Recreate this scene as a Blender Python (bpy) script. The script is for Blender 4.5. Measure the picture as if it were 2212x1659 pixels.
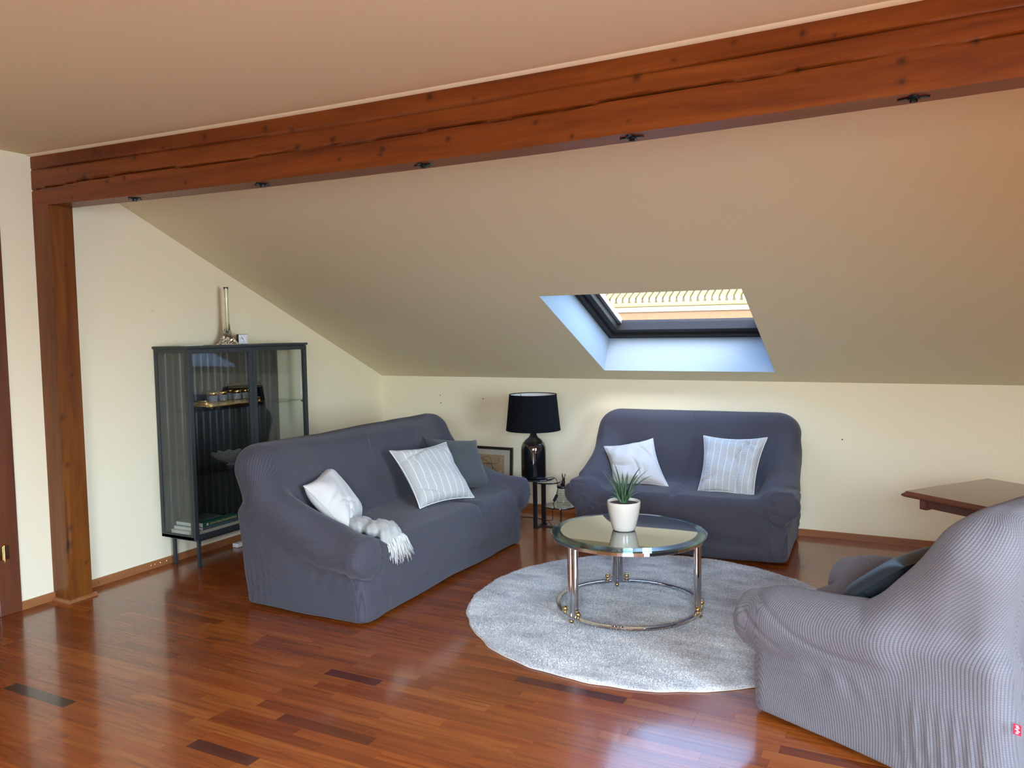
import bpy, bmesh, math, random
import numpy as np
from mathutils import Vector, Matrix
random.seed(7); rng = np.random.default_rng(7)
for o in list(bpy.data.objects): bpy.data.objects.remove(o)
sc = bpy.context.scene
COL = sc.collection
PI = math.pi

# ------------------------------------------------------------------ camera
F_PX = 1732.45
cam_loc = Vector((4.3963, -5.955, 1.5))
yaw, pitch, roll = -0.4754, -0.0684, -0.0157
Fw = Vector((math.sin(yaw)*math.cos(pitch), math.cos(yaw)*math.cos(pitch), math.sin(pitch)))
Rt = Fw.cross(Vector((0, 0, 1))).normalized(); Up = Rt.cross(Fw)
R2 = Rt*math.cos(roll) + Up*math.sin(roll); U2 = -Rt*math.sin(roll) + Up*math.cos(roll)
cam = bpy.data.cameras.new('camera'); cam.sensor_width = 36; cam.sensor_fit = 'HORIZONTAL'
cam.lens = 36*F_PX/2212; cam.clip_start = 0.05; cam.clip_end = 200
co = bpy.data.objects.new('camera', cam); COL.objects.link(co)
m = Matrix((R2, U2, -Fw)).transposed().to_4x4(); m.translation = cam_loc
co.matrix_world = m; sc.camera = co

# ------------------------------------------------------------------ world, sun, daylight, exposure
w = bpy.data.worlds.new('sky'); sc.world = w; w.use_nodes = True
nt = w.node_tree; nt.nodes.clear()
sky = nt.nodes.new('ShaderNodeTexSky'); sky.sky_type = 'NISHITA'; sky.sun_disc = False
sky.sun_elevation = math.radians(48); sky.sun_rotation = math.radians(150); sky.air_density = 1.3; sky.ozone_density = 3.0; sky.dust_density = 1.0
bg = nt.nodes.new('ShaderNodeBackground'); bg.inputs['Strength'].default_value = 2.1
wo = nt.nodes.new('ShaderNodeOutputWorld')
nt.links.new(sky.outputs[0], bg.inputs[0]); nt.links.new(bg.outputs[0], wo.inputs[0])

def light(name, typ, loc, rot, energy, color, size=None, size_y=None, spread=None):
    l = bpy.data.lights.new(name, typ); l.energy = energy; l.color = color
    if typ == 'AREA':
        l.shape = 'RECTANGLE'; l.size = size; l.size_y = size_y
        if spread: l.spread = spread
    o = bpy.data.objects.new(name, l); COL.objects.link(o); o.location = loc; o.rotation_euler = rot
    return o
sun = light('sun', 'SUN', (0, 0, 8), (math.radians(66), 0, math.radians(24)), 6.0, (1, 0.82, 0.50)); sun.data.angle = 0.01
sun.rotation_euler = Vector((.78, .55, -.30)).to_track_quat('-Z', 'Y').to_euler()
# daylight arriving through the balcony door in the right wall, plus an added light under the closed rear slope
light('balcony_daylight', 'AREA', (6.72, -5.3, 1.40), (0, math.radians(64), 0), 172, (0.50, 0.74, 1.0), 1.6, 1.5, 2.3)
light('added_rear_light', 'AREA', (4.9, -7.70, 1.80), (math.radians(34), 0, math.radians(14)), 400, (0.68, 0.83, 1.0), 1.7, 1.1, 2.1)
sc.view_settings.view_transform = 'Standard'; sc.view_settings.look = 'None'
sc.view_settings.gamma = 1.0; sc.view_settings.use_curve_mapping = False
sc.view_settings.exposure = 0.21
sc.cycles.max_bounces = 10; sc.cycles.diffuse_bounces = 5; sc.cycles.glossy_bounces = 5
sc.cycles.transmission_bounces = 8; sc.cycles.transparent_max_bounces = 12
sc.cycles.caustics_reflective = False; sc.cycles.caustics_refractive = False
sc.cycles.use_denoising = True
sc.cycles.sample_clamp_indirect = 6

# ------------------------------------------------------------------ material helpers
def new_mat(name):
    mt = bpy.data.materials.new(name); mt.use_nodes = True
    nt = mt.node_tree; b = nt.nodes['Principled BSDF']
    return mt, nt, b
def N(nt, typ, **kw):
    n = nt.nodes.new(typ)
    for k, v in kw.items(): setattr(n, k, v)
    return n
def L(nt, a, b): nt.links.new(a, b)
def mixc(nt, fac, a, b, mode='MIX'):
    n = N(nt, 'ShaderNodeMix', data_type='RGBA', blend_type=mode)
    for s, v in ((n.inputs[0], fac), (n.inputs[6], a), (n.inputs[7], b)):
        if hasattr(v, 'is_linked') or hasattr(v, 'links'): L(nt, v, s)
        else: s.default_value = v if isinstance(v, (int, float)) else (*v, 1) if len(v) == 3 else v
    return n.outputs[2]
def mth(nt, op, a, b=None, c=None, clamp=False):
    n = N(nt, 'ShaderNodeMath', operation=op); n.use_clamp = clamp
    for i, v in enumerate((a, b, c)):
        if v is None: continue
        if hasattr(v, 'links'): L(nt, v, n.inputs[i])
        else: n.inputs[i].default_value = v
    return n.outputs[0]
def coords(nt, scale=(1, 1, 1), kind='Object', src=None):
    if src is None:
        tc = N(nt, 'ShaderNodeTexCoord'); src = tc.outputs[kind]
    mp = N(nt, 'ShaderNodeMapping'); mp.inputs['Scale'].default_value = scale
    L(nt, src, mp.inputs[0]); return mp.outputs[0]
def noise(nt, vec, scale, detail=4, rough=.5, dist=0):
    n = N(nt, 'ShaderNodeTexNoise'); L(nt, vec, n.inputs['Vector'])
    n.inputs['Scale'].default_value = scale; n.inputs['Detail'].default_value = detail
    n.inputs['Roughness'].default_value = rough; n.inputs['Distortion'].default_value = dist
    return n.outputs['Fac']
def ramp(nt, fac, stops):
    n = N(nt, 'ShaderNodeValToRGB'); L(nt, fac, n.inputs[0]); e = n.color_ramp.elements
    while len(e) < len(stops): e.new(0.5)
    for i, (p, c) in enumerate(stops): e[i].position = p; e[i].color = (*c, 1) if len(c) == 3 else c
    return n.outputs[0]
def bump(nt, b, h, strength, dist=0.01):
    n = N(nt, 'ShaderNodeBump'); n.inputs['Strength'].default_value = strength; n.inputs['Distance'].default_value = dist
    L(nt, h, n.inputs['Height']); L(nt, n.outputs[0], b.inputs['Normal'])
def simple(name, col, rough=.5, metal=0, coat=0, spec=.5, nscale=0, nstr=0, var=0):
    mt, nt, b = new_mat(name)
    b.inputs['Base Color'].default_value = (*col, 1); b.inputs['Roughness'].default_value = rough
    b.inputs['Metallic'].default_value = metal; b.inputs['Coat Weight'].default_value = coat
    b.inputs['Specular IOR Level'].default_value = spec
    c = coords(nt); nz = noise(nt, c, nscale or 30, 3)
    v = var or .06
    L(nt, mixc(nt, nz, tuple(x*(1-v) for x in col), tuple(min(1, x*(1+v)) for x in col)), b.inputs['Base Color'])
    if nstr: bump(nt, b, nz, nstr, .004)
    return mt

# plaster
def plaster(name, col, s=.12):
    mt, nt, b = new_mat(name); c = coords(nt)
    n1 = noise(nt, c, 1.3, 3); n2 = noise(nt, c, 140, 3)
    L(nt, mixc(nt, n1, tuple(x*.985 for x in col), tuple(min(1, x*1.01) for x in col)), b.inputs['Base Color'])
    b.inputs['Roughness'].default_value = .9; b.inputs['Specular IOR Level'].default_value = .2
    bump(nt, b, n2, s, .003); return mt
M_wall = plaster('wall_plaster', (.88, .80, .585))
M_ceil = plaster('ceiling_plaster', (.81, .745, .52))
M_reveal = plaster('reveal_sky_tint', (.31, .37, .42), .05)  # white reveals: the blue, dimmed sky light is put into their colour

def wood(name, c0, c1, c2, axis='X', rough=.35, gs=1.0, coat=.3, knots=False, br=.15):
    mt, nt, b = new_mat(name)
    sx = {'X': (1.2, 16, 16), 'Y': (16, 1.2, 16), 'Z': (16, 16, 1.2)}[axis]
    c = coords(nt, tuple(v*gs for v in sx)); n1 = noise(nt, c, 1.0, 6, .6, .6)
    c2v = coords(nt, tuple(v*gs*6 for v in sx)); n2 = noise(nt, c2v, 1.0, 3, .6)
    col = ramp(nt, n1, [(.25, c0), (.5, c1), (.78, c2)])
    col = mixc(nt, mth(nt, 'MULTIPLY', n2, .35), col, tuple(x*.55 for x in c0))
    if knots:
        at = N(nt, 'ShaderNodeAttribute', attribute_name='knot')
        col = mixc(nt, at.outputs['Fac'], col, (.02, .008, .004))
    L(nt, col, b.inputs['Base Color']); b.inputs['Roughness'].default_value = rough
    b.inputs['Coat Weight'].default_value = coat; b.inputs['Coat Roughness'].default_value = .25; b.inputs['Specular IOR Level'].default_value = .35
    bump(nt, b, n2, br, .003); return mt
M_beam = wood('varnished_spruce', (.12, .022, .0025), (.23, .054, .005), (.33, .090, .010), 'X', .42, 1, .05, knots=True)
M_post = wood('varnished_spruce_post', (.10, .024, .003), (.19, .055, .006), (.27, .088, .012), 'Z', .45, 1, .05, knots=True)
M_base = wood('baseboard_oak', (.24, .085, .03), (.34, .13, .045), (.42, .17, .06), 'X', .35, 1, .2)
M_baseY = wood('baseboard_oak_y', (.24, .085, .03), (.34, .13, .045), (.42, .17, .06), 'Y', .35, 1, .2)
M_door = wood('door_mahogany', (.035, .010, .005), (.055, .016, .008), (.08, .026, .012), 'Z', .3, 1, .2)
M_case = wood('casing_mahogany', (.10, .030, .014), (.15, .047, .022), (.19, .065, .03), 'Z', .35, 1, .2)
M_mahog = wood('table_mahogany', (.075, .016, .008), (.12, .028, .012), (.16, .04, .018), 'X', .15, 1, .8)

# floor parquet
def parquet():
    mt, nt, b = new_mat('parquet_merbau')
    at = N(nt, 'ShaderNodeAttribute', attribute_name='tone')
    tc = N(nt, 'ShaderNodeTexCoord')
    off = N(nt, 'ShaderNodeVectorMath', operation='SCALE'); L(nt, at.outputs['Color'], off.inputs[0]); off.inputs['Scale'].default_value = 37.0
    add = N(nt, 'ShaderNodeVectorMath', operation='ADD'); L(nt, tc.outputs['Object'], add.inputs[0]); L(nt, off.outputs[0], add.inputs[1])
    c = coords(nt, (2.2, 34, 1), src=add.outputs[0]); n1 = noise(nt, c, 1.0, 5, .55, .9)
    c2 = coords(nt, (9, 230, 1), src=add.outputs[0]); n2 = noise(nt, c2, 1.0, 3, .6)
    col = mixc(nt, mth(nt, 'MULTIPLY_ADD', n1, 3.4, -1.45, True), (1, 1, 1), (.60, .50, .46))
    col = mixc(nt, 1.0, at.outputs['Color'], col, 'MULTIPLY')
    col = mixc(nt, mth(nt, 'MULTIPLY', n2, .35), col, (.06, .016, .007))
    L(nt, col, b.inputs['Base Color'])
    c3 = coords(nt, src=tc.outputs['Object'])
    n3 = noise(nt, c3, 3.0, 3)
    L(nt, mth(nt, 'MULTIPLY_ADD', n3, .08, .22), b.inputs['Roughness'])
    b.inputs['Specular IOR Level'].default_value = .3
    b.inputs['Coat Weight'].default_value = .5; b.inputs['Coat Roughness'].default_value = .10; b.inputs['Coat IOR'].default_value = 1.55
    bump(nt, b, n2, .04, .001)
    return mt
M_floor = parquet()
M_subfloor = simple('floor_gap', (.03, .010, .005), .7)

# stretch slipcover: waffle weave following the cloth coordinates stored on the mesh
def fabric(name, base, cell=.0088):
    mt, nt, b = new_mat(name)
    at = N(nt, 'ShaderNodeAttribute', attribute_name='weave')
    sp = N(nt, 'ShaderNodeSeparateXYZ'); L(nt, at.outputs['Vector'], sp.inputs[0])
    def rib(x, c, p):
        s = mth(nt, 'ABSOLUTE', mth(nt, 'SINE', mth(nt, 'MULTIPLY', x, PI/c)))
        return mth(nt, 'POWER', s, p)
    ra = rib(sp.outputs[0], cell, .55); rb = rib(sp.outputs[1], cell*.8, .45)
    h = mth(nt, 'MULTIPLY', ra, mth(nt, 'MULTIPLY_ADD', rb, .45, .55))
    c = coords(nt); n1 = noise(nt, c, 2.2, 3); n2 = noise(nt, c, 700, 2)
    col = mixc(nt, n1, tuple(x*.9 for x in base), tuple(x*1.1 for x in base))
    col = mixc(nt, mth(nt, 'SUBTRACT', 1.0, h, None, True), col, tuple(x*.42 for x in base))
    col = mixc(nt, mth(nt, 'MULTIPLY', n2, .3), col, tuple(x*1.5 for x in base))
    L(nt, col, b.inputs['Base Color']); b.inputs['Roughness'].default_value = .85
    b.inputs['Sheen Weight'].default_value = .15; b.inputs['Sheen Roughness'].default_value = .4
    b.inputs['Specular IOR Level'].default_value = .25
    bump(nt, b, h, .55, .0025); return mt
M_fab = fabric('slipcover_waffle', (.066, .063, .078))
M_fabC = fabric('slipcover_waffle_lit', (.150, .138, .146), .0092)  # lighter copy of the sofa cover, stronger light put into its colour

def cloth(name, base, pattern=None, rough=.85, sheen=.2, s=.3):
    mt, nt, b = new_mat(name)
    c = coords(nt, kind='UV'); n = noise(nt, c, 130, 2); n0 = noise(nt, c, 3, 3)
    col = mixc(nt, n0, tuple(x*.93 for x in base), tuple(min(1, x*1.05) for x in base))
    h = n
    if pattern == 'woven':
        sp = N(nt, 'ShaderNodeSeparateXYZ'); L(nt, c, sp.inputs[0])
        u, v = sp.outputs[0], sp.outputs[1]
        zig = mth(nt, 'ABSOLUTE', mth(nt, 'SINE', mth(nt, 'MULTIPLY', u, PI*9)))
        row = mth(nt, 'SINE', mth(nt, 'MULTIPLY_ADD', v, 2*PI*46, mth(nt, 'MULTIPLY', zig, 3.5)))
        row = mth(nt, 'MULTIPLY_ADD', row, .5, .5)
        seam = mth(nt, 'GREATER_THAN', mth(nt, 'SUBTRACT', 1.0, zig), .88)
        col = mixc(nt, mth(nt, 'MULTIPLY', row, .75), col, tuple(x*.52 for x in base))
        col = mixc(nt, mth(nt, 'MULTIPLY', seam, .7), col, (.86, .87, .84))
        h = mth(nt, 'ADD', row, seam)
    L(nt, col, b.inputs['Base Color']); b.inputs['Roughness'].default_value = rough
    b.inputs['Sheen Weight'].default_value = sheen
    bump(nt, b, h, s, .003); return mt
M_pwhite = cloth('cushion_cream', (.62, .60, .57))
M_pwov = cloth('cushion_woven', (.56, .57, .54), 'woven')
M_pwovb = cloth('cushion_woven_pale', (.60, .61, .60), 'woven', s=.4)
M_pdark = cloth('cushion_charcoal', (.055, .062, .062))
M_psatin = cloth('cushion_satin', (.018, .026, .033), rough=.5, sheen=0, s=.05)
M_throw = cloth('throw_knit', (.40, .40, .375), s=.8)
M_fringe = simple('fringe_yarn', (.60, .59, .55), .9)

M_metalD = simple('cabinet_powdercoat', (.030, .040, .045), .45, 0)
M_back = simple('cabinet_back_steel', (.024, .027, .027), .4, 0)
M_black = simple('black_metal', (.010, .010, .011), .35)
M_blackgl = simple('black_ceramic', (.006, .006, .007), .06, 0, 1)
M_shade = simple('black_shade_cloth', (.006, .007, .009), .9, spec=.08, nscale=400, nstr=.2)
M_shadein = simple('shade_lining', (.75, .73, .68), .8)
M_chrome = simple('chrome', (.80, .80, .80), .05, 1)
M_brass = simple('brass', (.80, .58, .25), .12, 1)
M_gold = simple('gold_tray', (.75, .52, .18), .22, 1, nscale=90, nstr=.3)
M_smoked = simple('smoked_mirror_glass', (.45, .475, .445), .015, 1, var=.005)
M_blkglass = simple('black_glass', (.018, .018, .020), .04, 0, 1)
M_pot = simple('white_glazed_pot', (.68, .63, .54), .18, 0, .6, nscale=12, var=.03)
M_soil = simple('potting_soil', (.06, .028, .018), .95, nscale=180, nstr=.9, var=.5)
M_paper = simple('paper', (.74, .72, .66), .8)
M_white = simple('white_plastic', (.78, .78, .76), .4)
M_clockface = simple('clock_face', (.82, .86, .90), .4)
M_frameblk = simple('picture_frame_black', (.012, .011, .011), .3)
M_mat = simple('picture_mount', (.62, .58, .50), .8)
M_red = simple('red_label', (.62, .02, .06), .6)
M_walldark = simple('dark_window_frame', (.020, .017, .017), .6, spec=.3)
M_alu = simple('grey_aluminium', (.45, .47, .49), .35, .6)
M_ink = simple('dark_ink', (.02, .015, .01), .8)
M_iron = simple('burnished_iron', (.020, .022, .024), .35, .8)

def glass(name, tint=(.95, .98, .97), refl=.10, rough=0.0, ior=1.45):
    """thin pane: real fresnel reflection over clear transmission"""
    mt = bpy.data.materials.new(name); mt.use_nodes = True; nt = mt.node_tree; nt.nodes.clear()
    out = N(nt, 'ShaderNodeOutputMaterial'); tr = N(nt, 'ShaderNodeBsdfTransparent'); tr.inputs[0].default_value = (*tint, 1)
    gl = N(nt, 'ShaderNodeBsdfGlossy'); gl.inputs['Roughness'].default_value = rough
    geo = N(nt, 'ShaderNodeNewGeometry'); dp = N(nt, 'ShaderNodeVectorMath', operation='DOT_PRODUCT')
    L(nt, geo.outputs['Normal'], dp.inputs[0]); L(nt, geo.outputs['Incoming'], dp.inputs[1])
    k1 = mth(nt, 'SUBTRACT', 1.0, mth(nt, 'ABSOLUTE', dp.outputs['Value']), None, True)
    mx = N(nt, 'ShaderNodeMixShader')
    f = mth(nt, 'MULTIPLY_ADD', mth(nt, 'POWER', k1, 5.0), .95, refl, True)
    L(nt, f, mx.inputs[0]); L(nt, tr.outputs[0], mx.inputs[1]); L(nt, gl.outputs[0], mx.inputs[2]); L(nt, mx.outputs[0], out.inputs[0])
    return mt
M_pane = glass('clear_pane', (.97, .98, .98), .02)
M_doorpane = glass('cabinet_pane', (.93, .95, .95), .055)
M_sidepane = glass('cabinet_side_pane', (.90, .93, .93), .07)
M_shelfglass = glass('glass_shelf', (.88, .93, .92), .05)
M_bevel = glass('bevel_glass', (.72, .90, .88), .10, .13)
def solidglass(name, col, rough=.02, bs=0, bstr=0):
    mt, nt, b = new_mat(name); b.inputs['Base Color'].default_value = (*col, 1)
    b.inputs['Transmission Weight'].default_value = .8 if bs else 1; b.inputs['Roughness'].default_value = rough; b.inputs['IOR'].default_value = 1.5
    if bs:
        v = N(nt, 'ShaderNodeTexVoronoi'); v.inputs['Scale'].default_value = bs; L(nt, coords(nt), v.inputs['Vector'])
        bump(nt, b, v.outputs['Distance'], bstr, .004)
    return mt
M_crystal = solidglass('cut_crystal', (.92, .95, .96), .03, 120, .9)
M_vase = solidglass('vase_glass', (.93, .93, .84), .01)
M_jar = glass('jar_glass', (.90, .93, .93), .07)

# ------------------------------------------------------------------ object helpers
def link(name, me, mats, parent=None, loc=None, rot=None, smooth=False):
    if not isinstance(mats, (list, tuple)): mats = [mats]
    for mm in mats: me.materials.append(mm)
    o = bpy.data.objects.new(name, me); COL.objects.link(o)
    if parent is not None: o.parent = parent
    if loc is not None: o.location = loc
    if rot is not None: o.rotation_euler = rot
    if smooth:
        me.polygons.foreach_set('use_smooth', [True]*len(me.polygons))
    return o
class MB:
    def __init__(s): s.v = []; s.f = []; s.m = []
    def add(s, vs, fs, mi=0):
        b = len(s.v); s.v += [tuple(v) for v in vs]; s.f += [tuple(i+b for i in f) for f in fs]; s.m += [mi]*len(fs); return s
    def box(s, a, b, mi=0):
        x0, y0, z0 = a; x1, y1, z1 = b
        return s.add([(x0,y0,z0),(x1,y0,z0),(x1,y1,z0),(x0,y1,z0),(x0,y0,z1),(x1,y0,z1),(x1,y1,z1),(x0,y1,z1)],
              [(0,3,2,1),(4,5,6,7),(0,1,5,4),(1,2,6,5),(2,3,7,6),(3,0,4,7)], mi)
    def lathe(s, prof, n=40, c=(0,0,0), mi=0, cap0=True, cap1=True, closed=False):
        vs = []
        for r, z in prof:
            for k in range(n):
                a = 2*PI*k/n; vs.append((c[0]+r*math.cos(a), c[1]+r*math.sin(a), c[2]+z))
        m = len(prof); fs = []
        for i in range(m-1 if not closed else m):
            j = (i+1) % m
            for k in range(n): fs.append((i*n+k, i*n+(k+1)%n, j*n+(k+1)%n, j*n+k))
        if not closed:
            if cap0 and prof[0][0] > 1e-6: fs.append(tuple(range(n-1, -1, -1)))
            if cap1 and prof[-1][0] > 1e-6: fs.append(tuple((m-1)*n+k for k in range(n)))
        return s.add(vs, fs, mi)
    def tube(s, pts, r, n=10, mi=0, rr=None):
        pts = [Vector(p) for p in pts]; vs = []; up = Vector((0, 0, 1))
        for i, p in enumerate(pts):
            t = (pts[min(i+1, len(pts)-1)] - pts[max(i-1, 0)]).normalized()
            a = t.cross(up if abs(t.z) < .95 else Vector((1, 0, 0))).normalized(); b = t.cross(a)
            q = rr[i] if rr else r
            for k in range(n):
                th = 2*PI*k/n; vs.append(p + a*q*math.cos(th) + b*q*math.sin(th))
        fs = [(i*n+k, i*n+(k+1)%n, (i+1)*n+(k+1)%n, (i+1)*n+k) for i in range(len(pts)-1) for k in range(n)]
        fs += [tuple(range(n-1, -1, -1)), tuple((len(pts)-1)*n+k for k in range(n))]
        return s.add(vs, fs, mi)
    def sphere(s, c, r, n=16, mi=0, sc=(1,1,1)):
        m = n//2; prof = [(max(r*math.sin(PI*i/m), 1e-5), -r*math.cos(PI*i/m)) for i in range(m+1)]
        vs = []; 
        for q, z in prof:
            for k in range(n):
                a = 2*PI*k/n; vs.append((c[0]+q*math.cos(a)*sc[0], c[1]+q*math.sin(a)*sc[1], c[2]+z*sc[2]))
        fs = [(i*n+k, i*n+(k+1)%n, (i+1)*n+(k+1)%n, (i+1)*n+k) for i in range(m) for k in range(n)]
        return s.add(vs, fs, mi)
    def build(s, name, mats, parent=None, loc=None, rot=None, smooth=False, bevel=0, seg=2, auto=False):
        me = bpy.data.meshes.new(name); me.from_pydata(s.v, [], s.f); me.update()
        o = link(name, me, mats, parent, loc, rot, smooth)
        if len(me.materials) > 1: me.polygons.foreach_set('material_index', s.m)
        if auto:
            me.polygons.foreach_set('use_smooth', [True]*len(me.polygons))
            me.set_sharp_from_angle(angle=math.radians(38))
        if bevel:
            b = o.modifiers.new('bevel', 'BEVEL'); b.width = bevel; b.segments = seg; b.limit_method = 'ANGLE'
        return o
def tag(o, label, cat=None, group=None, kind=None):
    if label: o['label'] = label
    if cat: o['category'] = cat
    if group: o['group'] = group
    if kind: o['kind'] = kind
    return o
def thing(name, loc, label, cat, group=None, rz=0):
    o = bpy.data.objects.new(name, None); COL.objects.link(o); o.location = loc; o.rotation_euler = (0, 0, rz); o.empty_display_size = .1
    return tag(o, label, cat, group)
def struct(o): o['kind'] = 'structure'; return o
def copy_tree(o, parent=None):
    c = o.copy(); COL.objects.link(c)
    if parent is not None: c.parent = parent
    for ch in list(o.children): copy_tree(ch, c)
    return c

# ------------------------------------------------------------------ room shell
HK = 1.0947; SL = 0.431; CS, SN = math.cos(SL), math.sin(SL)
YP = -3.169; ZC = 2.496; XR = 6.8; YB = -9.2; ZB = 2.217; ZT = 2.48
def sag(x): return -0.030*max(0, math.sin(PI*min(max(x, 0), 5.4)/5.4))
def S(x, v, off=0):           # point on the sloping ceiling; off = depth behind its surface
    return (x, -v*CS + off*SN, HK + v*SN + off*CS)

fl = MB().box((-.3, YB-.2, -.06), (XR+.3, .25, -.006)).build('floor', M_subfloor); struct(fl)

def plank_rows():
    W = .0585; rows = []
    y = YB; r = random.Random(3)
    tones = [((0.290, 0.0710, 0.0110), 6), ((0.315, 0.0784, 0.0125), 6), ((0.265, 0.0622, 0.0100), 6), ((0.340, 0.0925, 0.0150), 3), ((0.220, 0.0459, 0.0080), 2.2), ((0.130, 0.0252, 0.0055), .45), ((0.290, 0.0636, 0.0100), 5)]
    tot = sum(t[1] for t in tones); out = []
    while y < 0:
        x = -r.random()*.4
        while x < XR:
            l = r.uniform(.32, .62)
            q = r.random()*tot
            for c, wt in tones:
                q -= wt
                if q <= 0: break
            k = r.uniform(.88, 1.12); out.append((max(x, 0), min(x+l, XR), y, min(y+W, 0), tuple(v*k for v in c)))
            x += l
        y += W
    # the one near-black plank at the lower left and other dark ones seen in the photograph
    for (px, py, ln, c) in [(.915, -3.992, .405, (.030, .018, .014)), (2.025, -3.992, .305, (.085, .018, .010)), (2.07, -3.29, .28, (.10, .020, .012)), (2.86, -2.985, .49, (.10, .022, .014))]:
        row = min({o[2] for o in out}, key=lambda v: abs(v-py)); new = []
        for o in out:
            if o[2] != row or o[1] <= px or o[0] >= px+ln: new.append(o); continue
            if o[0] < px-.02: new.append((o[0], px, *o[2:]))
            if o[1] > px+ln+.02: new.append((px+ln, o[1], *o[2:]))
        new.append((px, px+ln, row, row+W, c)); out = new
    return out
def plank_geo(ps):
    vs = []; fs = []; cs = []
    for x0, x1, y0, y1, c in ps:
        b = len(vs); a = .00025; zt = -.0003*((x0*7.3+y0*13.1) % 1)
        for z in (-.006, zt):
            vs += [(x0+a, y0+a, z), (x1-a, y0+a, z), (x1-a, y1-a, z), (x0+a, y1-a, z)]
        fs += [(b+i, b+(i+1)%4, b+4+(i+1)%4, b+4+i) for i in range(4)]
        fs.append((b+4, b+5, b+6, b+7)); cs += [(*c, 1)]*8
    return vs, fs, cs
def plank_obj(ps, name):
    vs, fs, cs = plank_geo(ps); me = bpy.data.meshes.new(name); me.from_pydata(vs, [], fs)
    a = me.attributes.new('tone', 'FLOAT_COLOR', 'POINT'); a.data.foreach_set('color', np.array(cs, 'f').ravel())
    return link(name, me, M_floor, fl)
planks = plank_rows()
def plank_key(p):
    c = Vector(((p[0]+p[1])/2, (p[2]+p[3])/2, 0)); d = c - cam_loc; z = d.dot(Fw)
    if z < .3: return 1e9
    X = 1106 + F_PX*d.dot(R2)/z; Y = 829.5 - F_PX*d.dot(U2)/z
    if X < -60 or X > 2270 or Y > 1690: return 1e9
    if 4.9 > c.x > 3.9 and -3.3 < c.y < -1.6: return 1e8      # under the armchair
    if (c.x-3.136)**2 + (c.y+1.89)**2 < .9: return 1e8        # under the rug
    if 1.1 < c.x < 1.9 and -2.8 < c.y < -1: return 1e8        # under the sofa
    return z*z*z/((p[1]-p[0]))
planks.sort(key=plank_key)
for p in planks[:300]: plank_obj([p], 'plank')
tag(plank_obj(planks[300:], 'planks'), None, kind='stuff')

# walls (slabs with thickness)
def poly_x(name, x0, x1, pts, mat):      # prism along x from a y-z polygon
    n = len(pts); vs = [(x0, y, z) for y, z in pts] + [(x1, y, z) for y, z in pts]
    fs = [tuple(range(n)), tuple(range(2*n-1, n-1, -1))] + [(i, n+i, n+(i+1)%n, (i+1)%n) for i in range(n)]
    return MB().add(vs, fs).build(name, mat)
wl = MB()
ytop = -3.25
# left wall with a door opening (y -4.27..-3.41, z 0..2.08)
prof = [(0, 0), (0, HK), (ytop, HK - ytop*math.tan(SL)), (-3.41, 2.7), (-3.41, 0)]
n = 5
wl.add([(-.2, y, z) for y, z in prof] + [(0, y, z) for y, z in prof],
       [tuple(range(n-1, -1, -1)), tuple(range(n, 2*n))] + [(i, (i+1)%n, n+(i+1)%n, n+i) for i in range(n)])
wl.box((-.2, -4.27, 2.08), (0, -3.41, 2.7)); wl.box((-.2, YB, 0), (0, -4.27, 2.7))
wl = struct(wl.build('wall_left', M_wall))
MB().box((0, -2.94, .128), (.0012, -2.846, .26)).build('access_panel', M_wall, wl, bevel=.0005)
for (y, z) in [(-2.421, 1.651), (-2.43, 1.655)]:
    MB().sphere((0, y, z), .004, 8, sc=(.3, 1, 1)).build('wall_plug', M_mat, wl)
wk = struct(MB().box((-.2, 0, 0), (XR+.2, .2, HK)).build('wall_back', M_wall))
for (x, z) in [(.62, .93), (.625, .865), (1.05, .91), (3.90, .70)]:
    MB().sphere((x, 0, z), .005, 8, sc=(1, .3, 1)).build('wall_plug', M_ink, wk)
# right wall with a balcony door opening, rear wall with a window opening
wr = MB().box((XR, -4.5, 0), (XR+.2, .2, 2.9)).box((XR, YB, 0), (XR+.2, -6.1, 2.9)).box((XR, -6.1, 2.25), (XR+.2, -4.5, 2.9)).box((XR, -6.1, -.1), (XR+.2, -4.5, .55))
struct(wr.build('wall_right', M_wall))
struct(MB().box((-.2, YB-.2, 0), (XR+.2, YB, 1.15)).build('wall_front', M_wall))
rs = MB(); RT = math.tan(SL)
def rz_(y): return ZC + (y+6.4)*RT
def rq(x0, x1, ya, yb): rs.add([(x0, ya, rz_(ya)), (x1, ya, rz_(ya)), (x1, yb, rz_(yb)), (x0, yb, rz_(yb))], [(0, 1, 2, 3)])
rq(-.1, 2.4, YB-.1, -6.4); rq(5.8, XR+.1, YB-.1, -6.4); rq(2.4, 5.8, YB-.1, -8.35); rq(2.4, 5.8, -7.2, -6.4)
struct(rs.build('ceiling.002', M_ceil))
w2 = MB().add([(2.4, -8.35, rz_(-8.35)+.03), (5.8, -8.35, rz_(-8.35)+.03), (5.8, -7.2, rz_(-7.2)+.03), (2.4, -7.2, rz_(-7.2)+.03)], [(0, 1, 2, 3)]).build('rear_sun_blocker', M_ceil); struct(w2)  # unseen opaque panel added to keep sun out of the rear slope hole
# flat ceiling, following the beam's slight sag at its edge
vs = []; fs = []; nx = 34
ys = [-6.4, -6, -4.6, YP-.25, YP-.06, YP+.14]
for j, y in enumerate(ys):
    for i in range(nx+1):
        x = -.1 + (XR+.2)*i/nx; k = [0, 0, .4, .85, 1, 1][j]
        vs.append((x, y, ZC + sag(x)*k))
for j in range(len(ys)-1):
    for i in range(nx):
        a = j*(nx+1)+i; fs.append((a, a+nx+1, a+nx+2, a+1))
c = MB().add(vs, fs); 
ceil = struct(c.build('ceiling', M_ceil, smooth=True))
so = ceil.modifiers.new('s', 'SOLIDIFY'); so.thickness = .12; so.offset = -1
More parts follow.
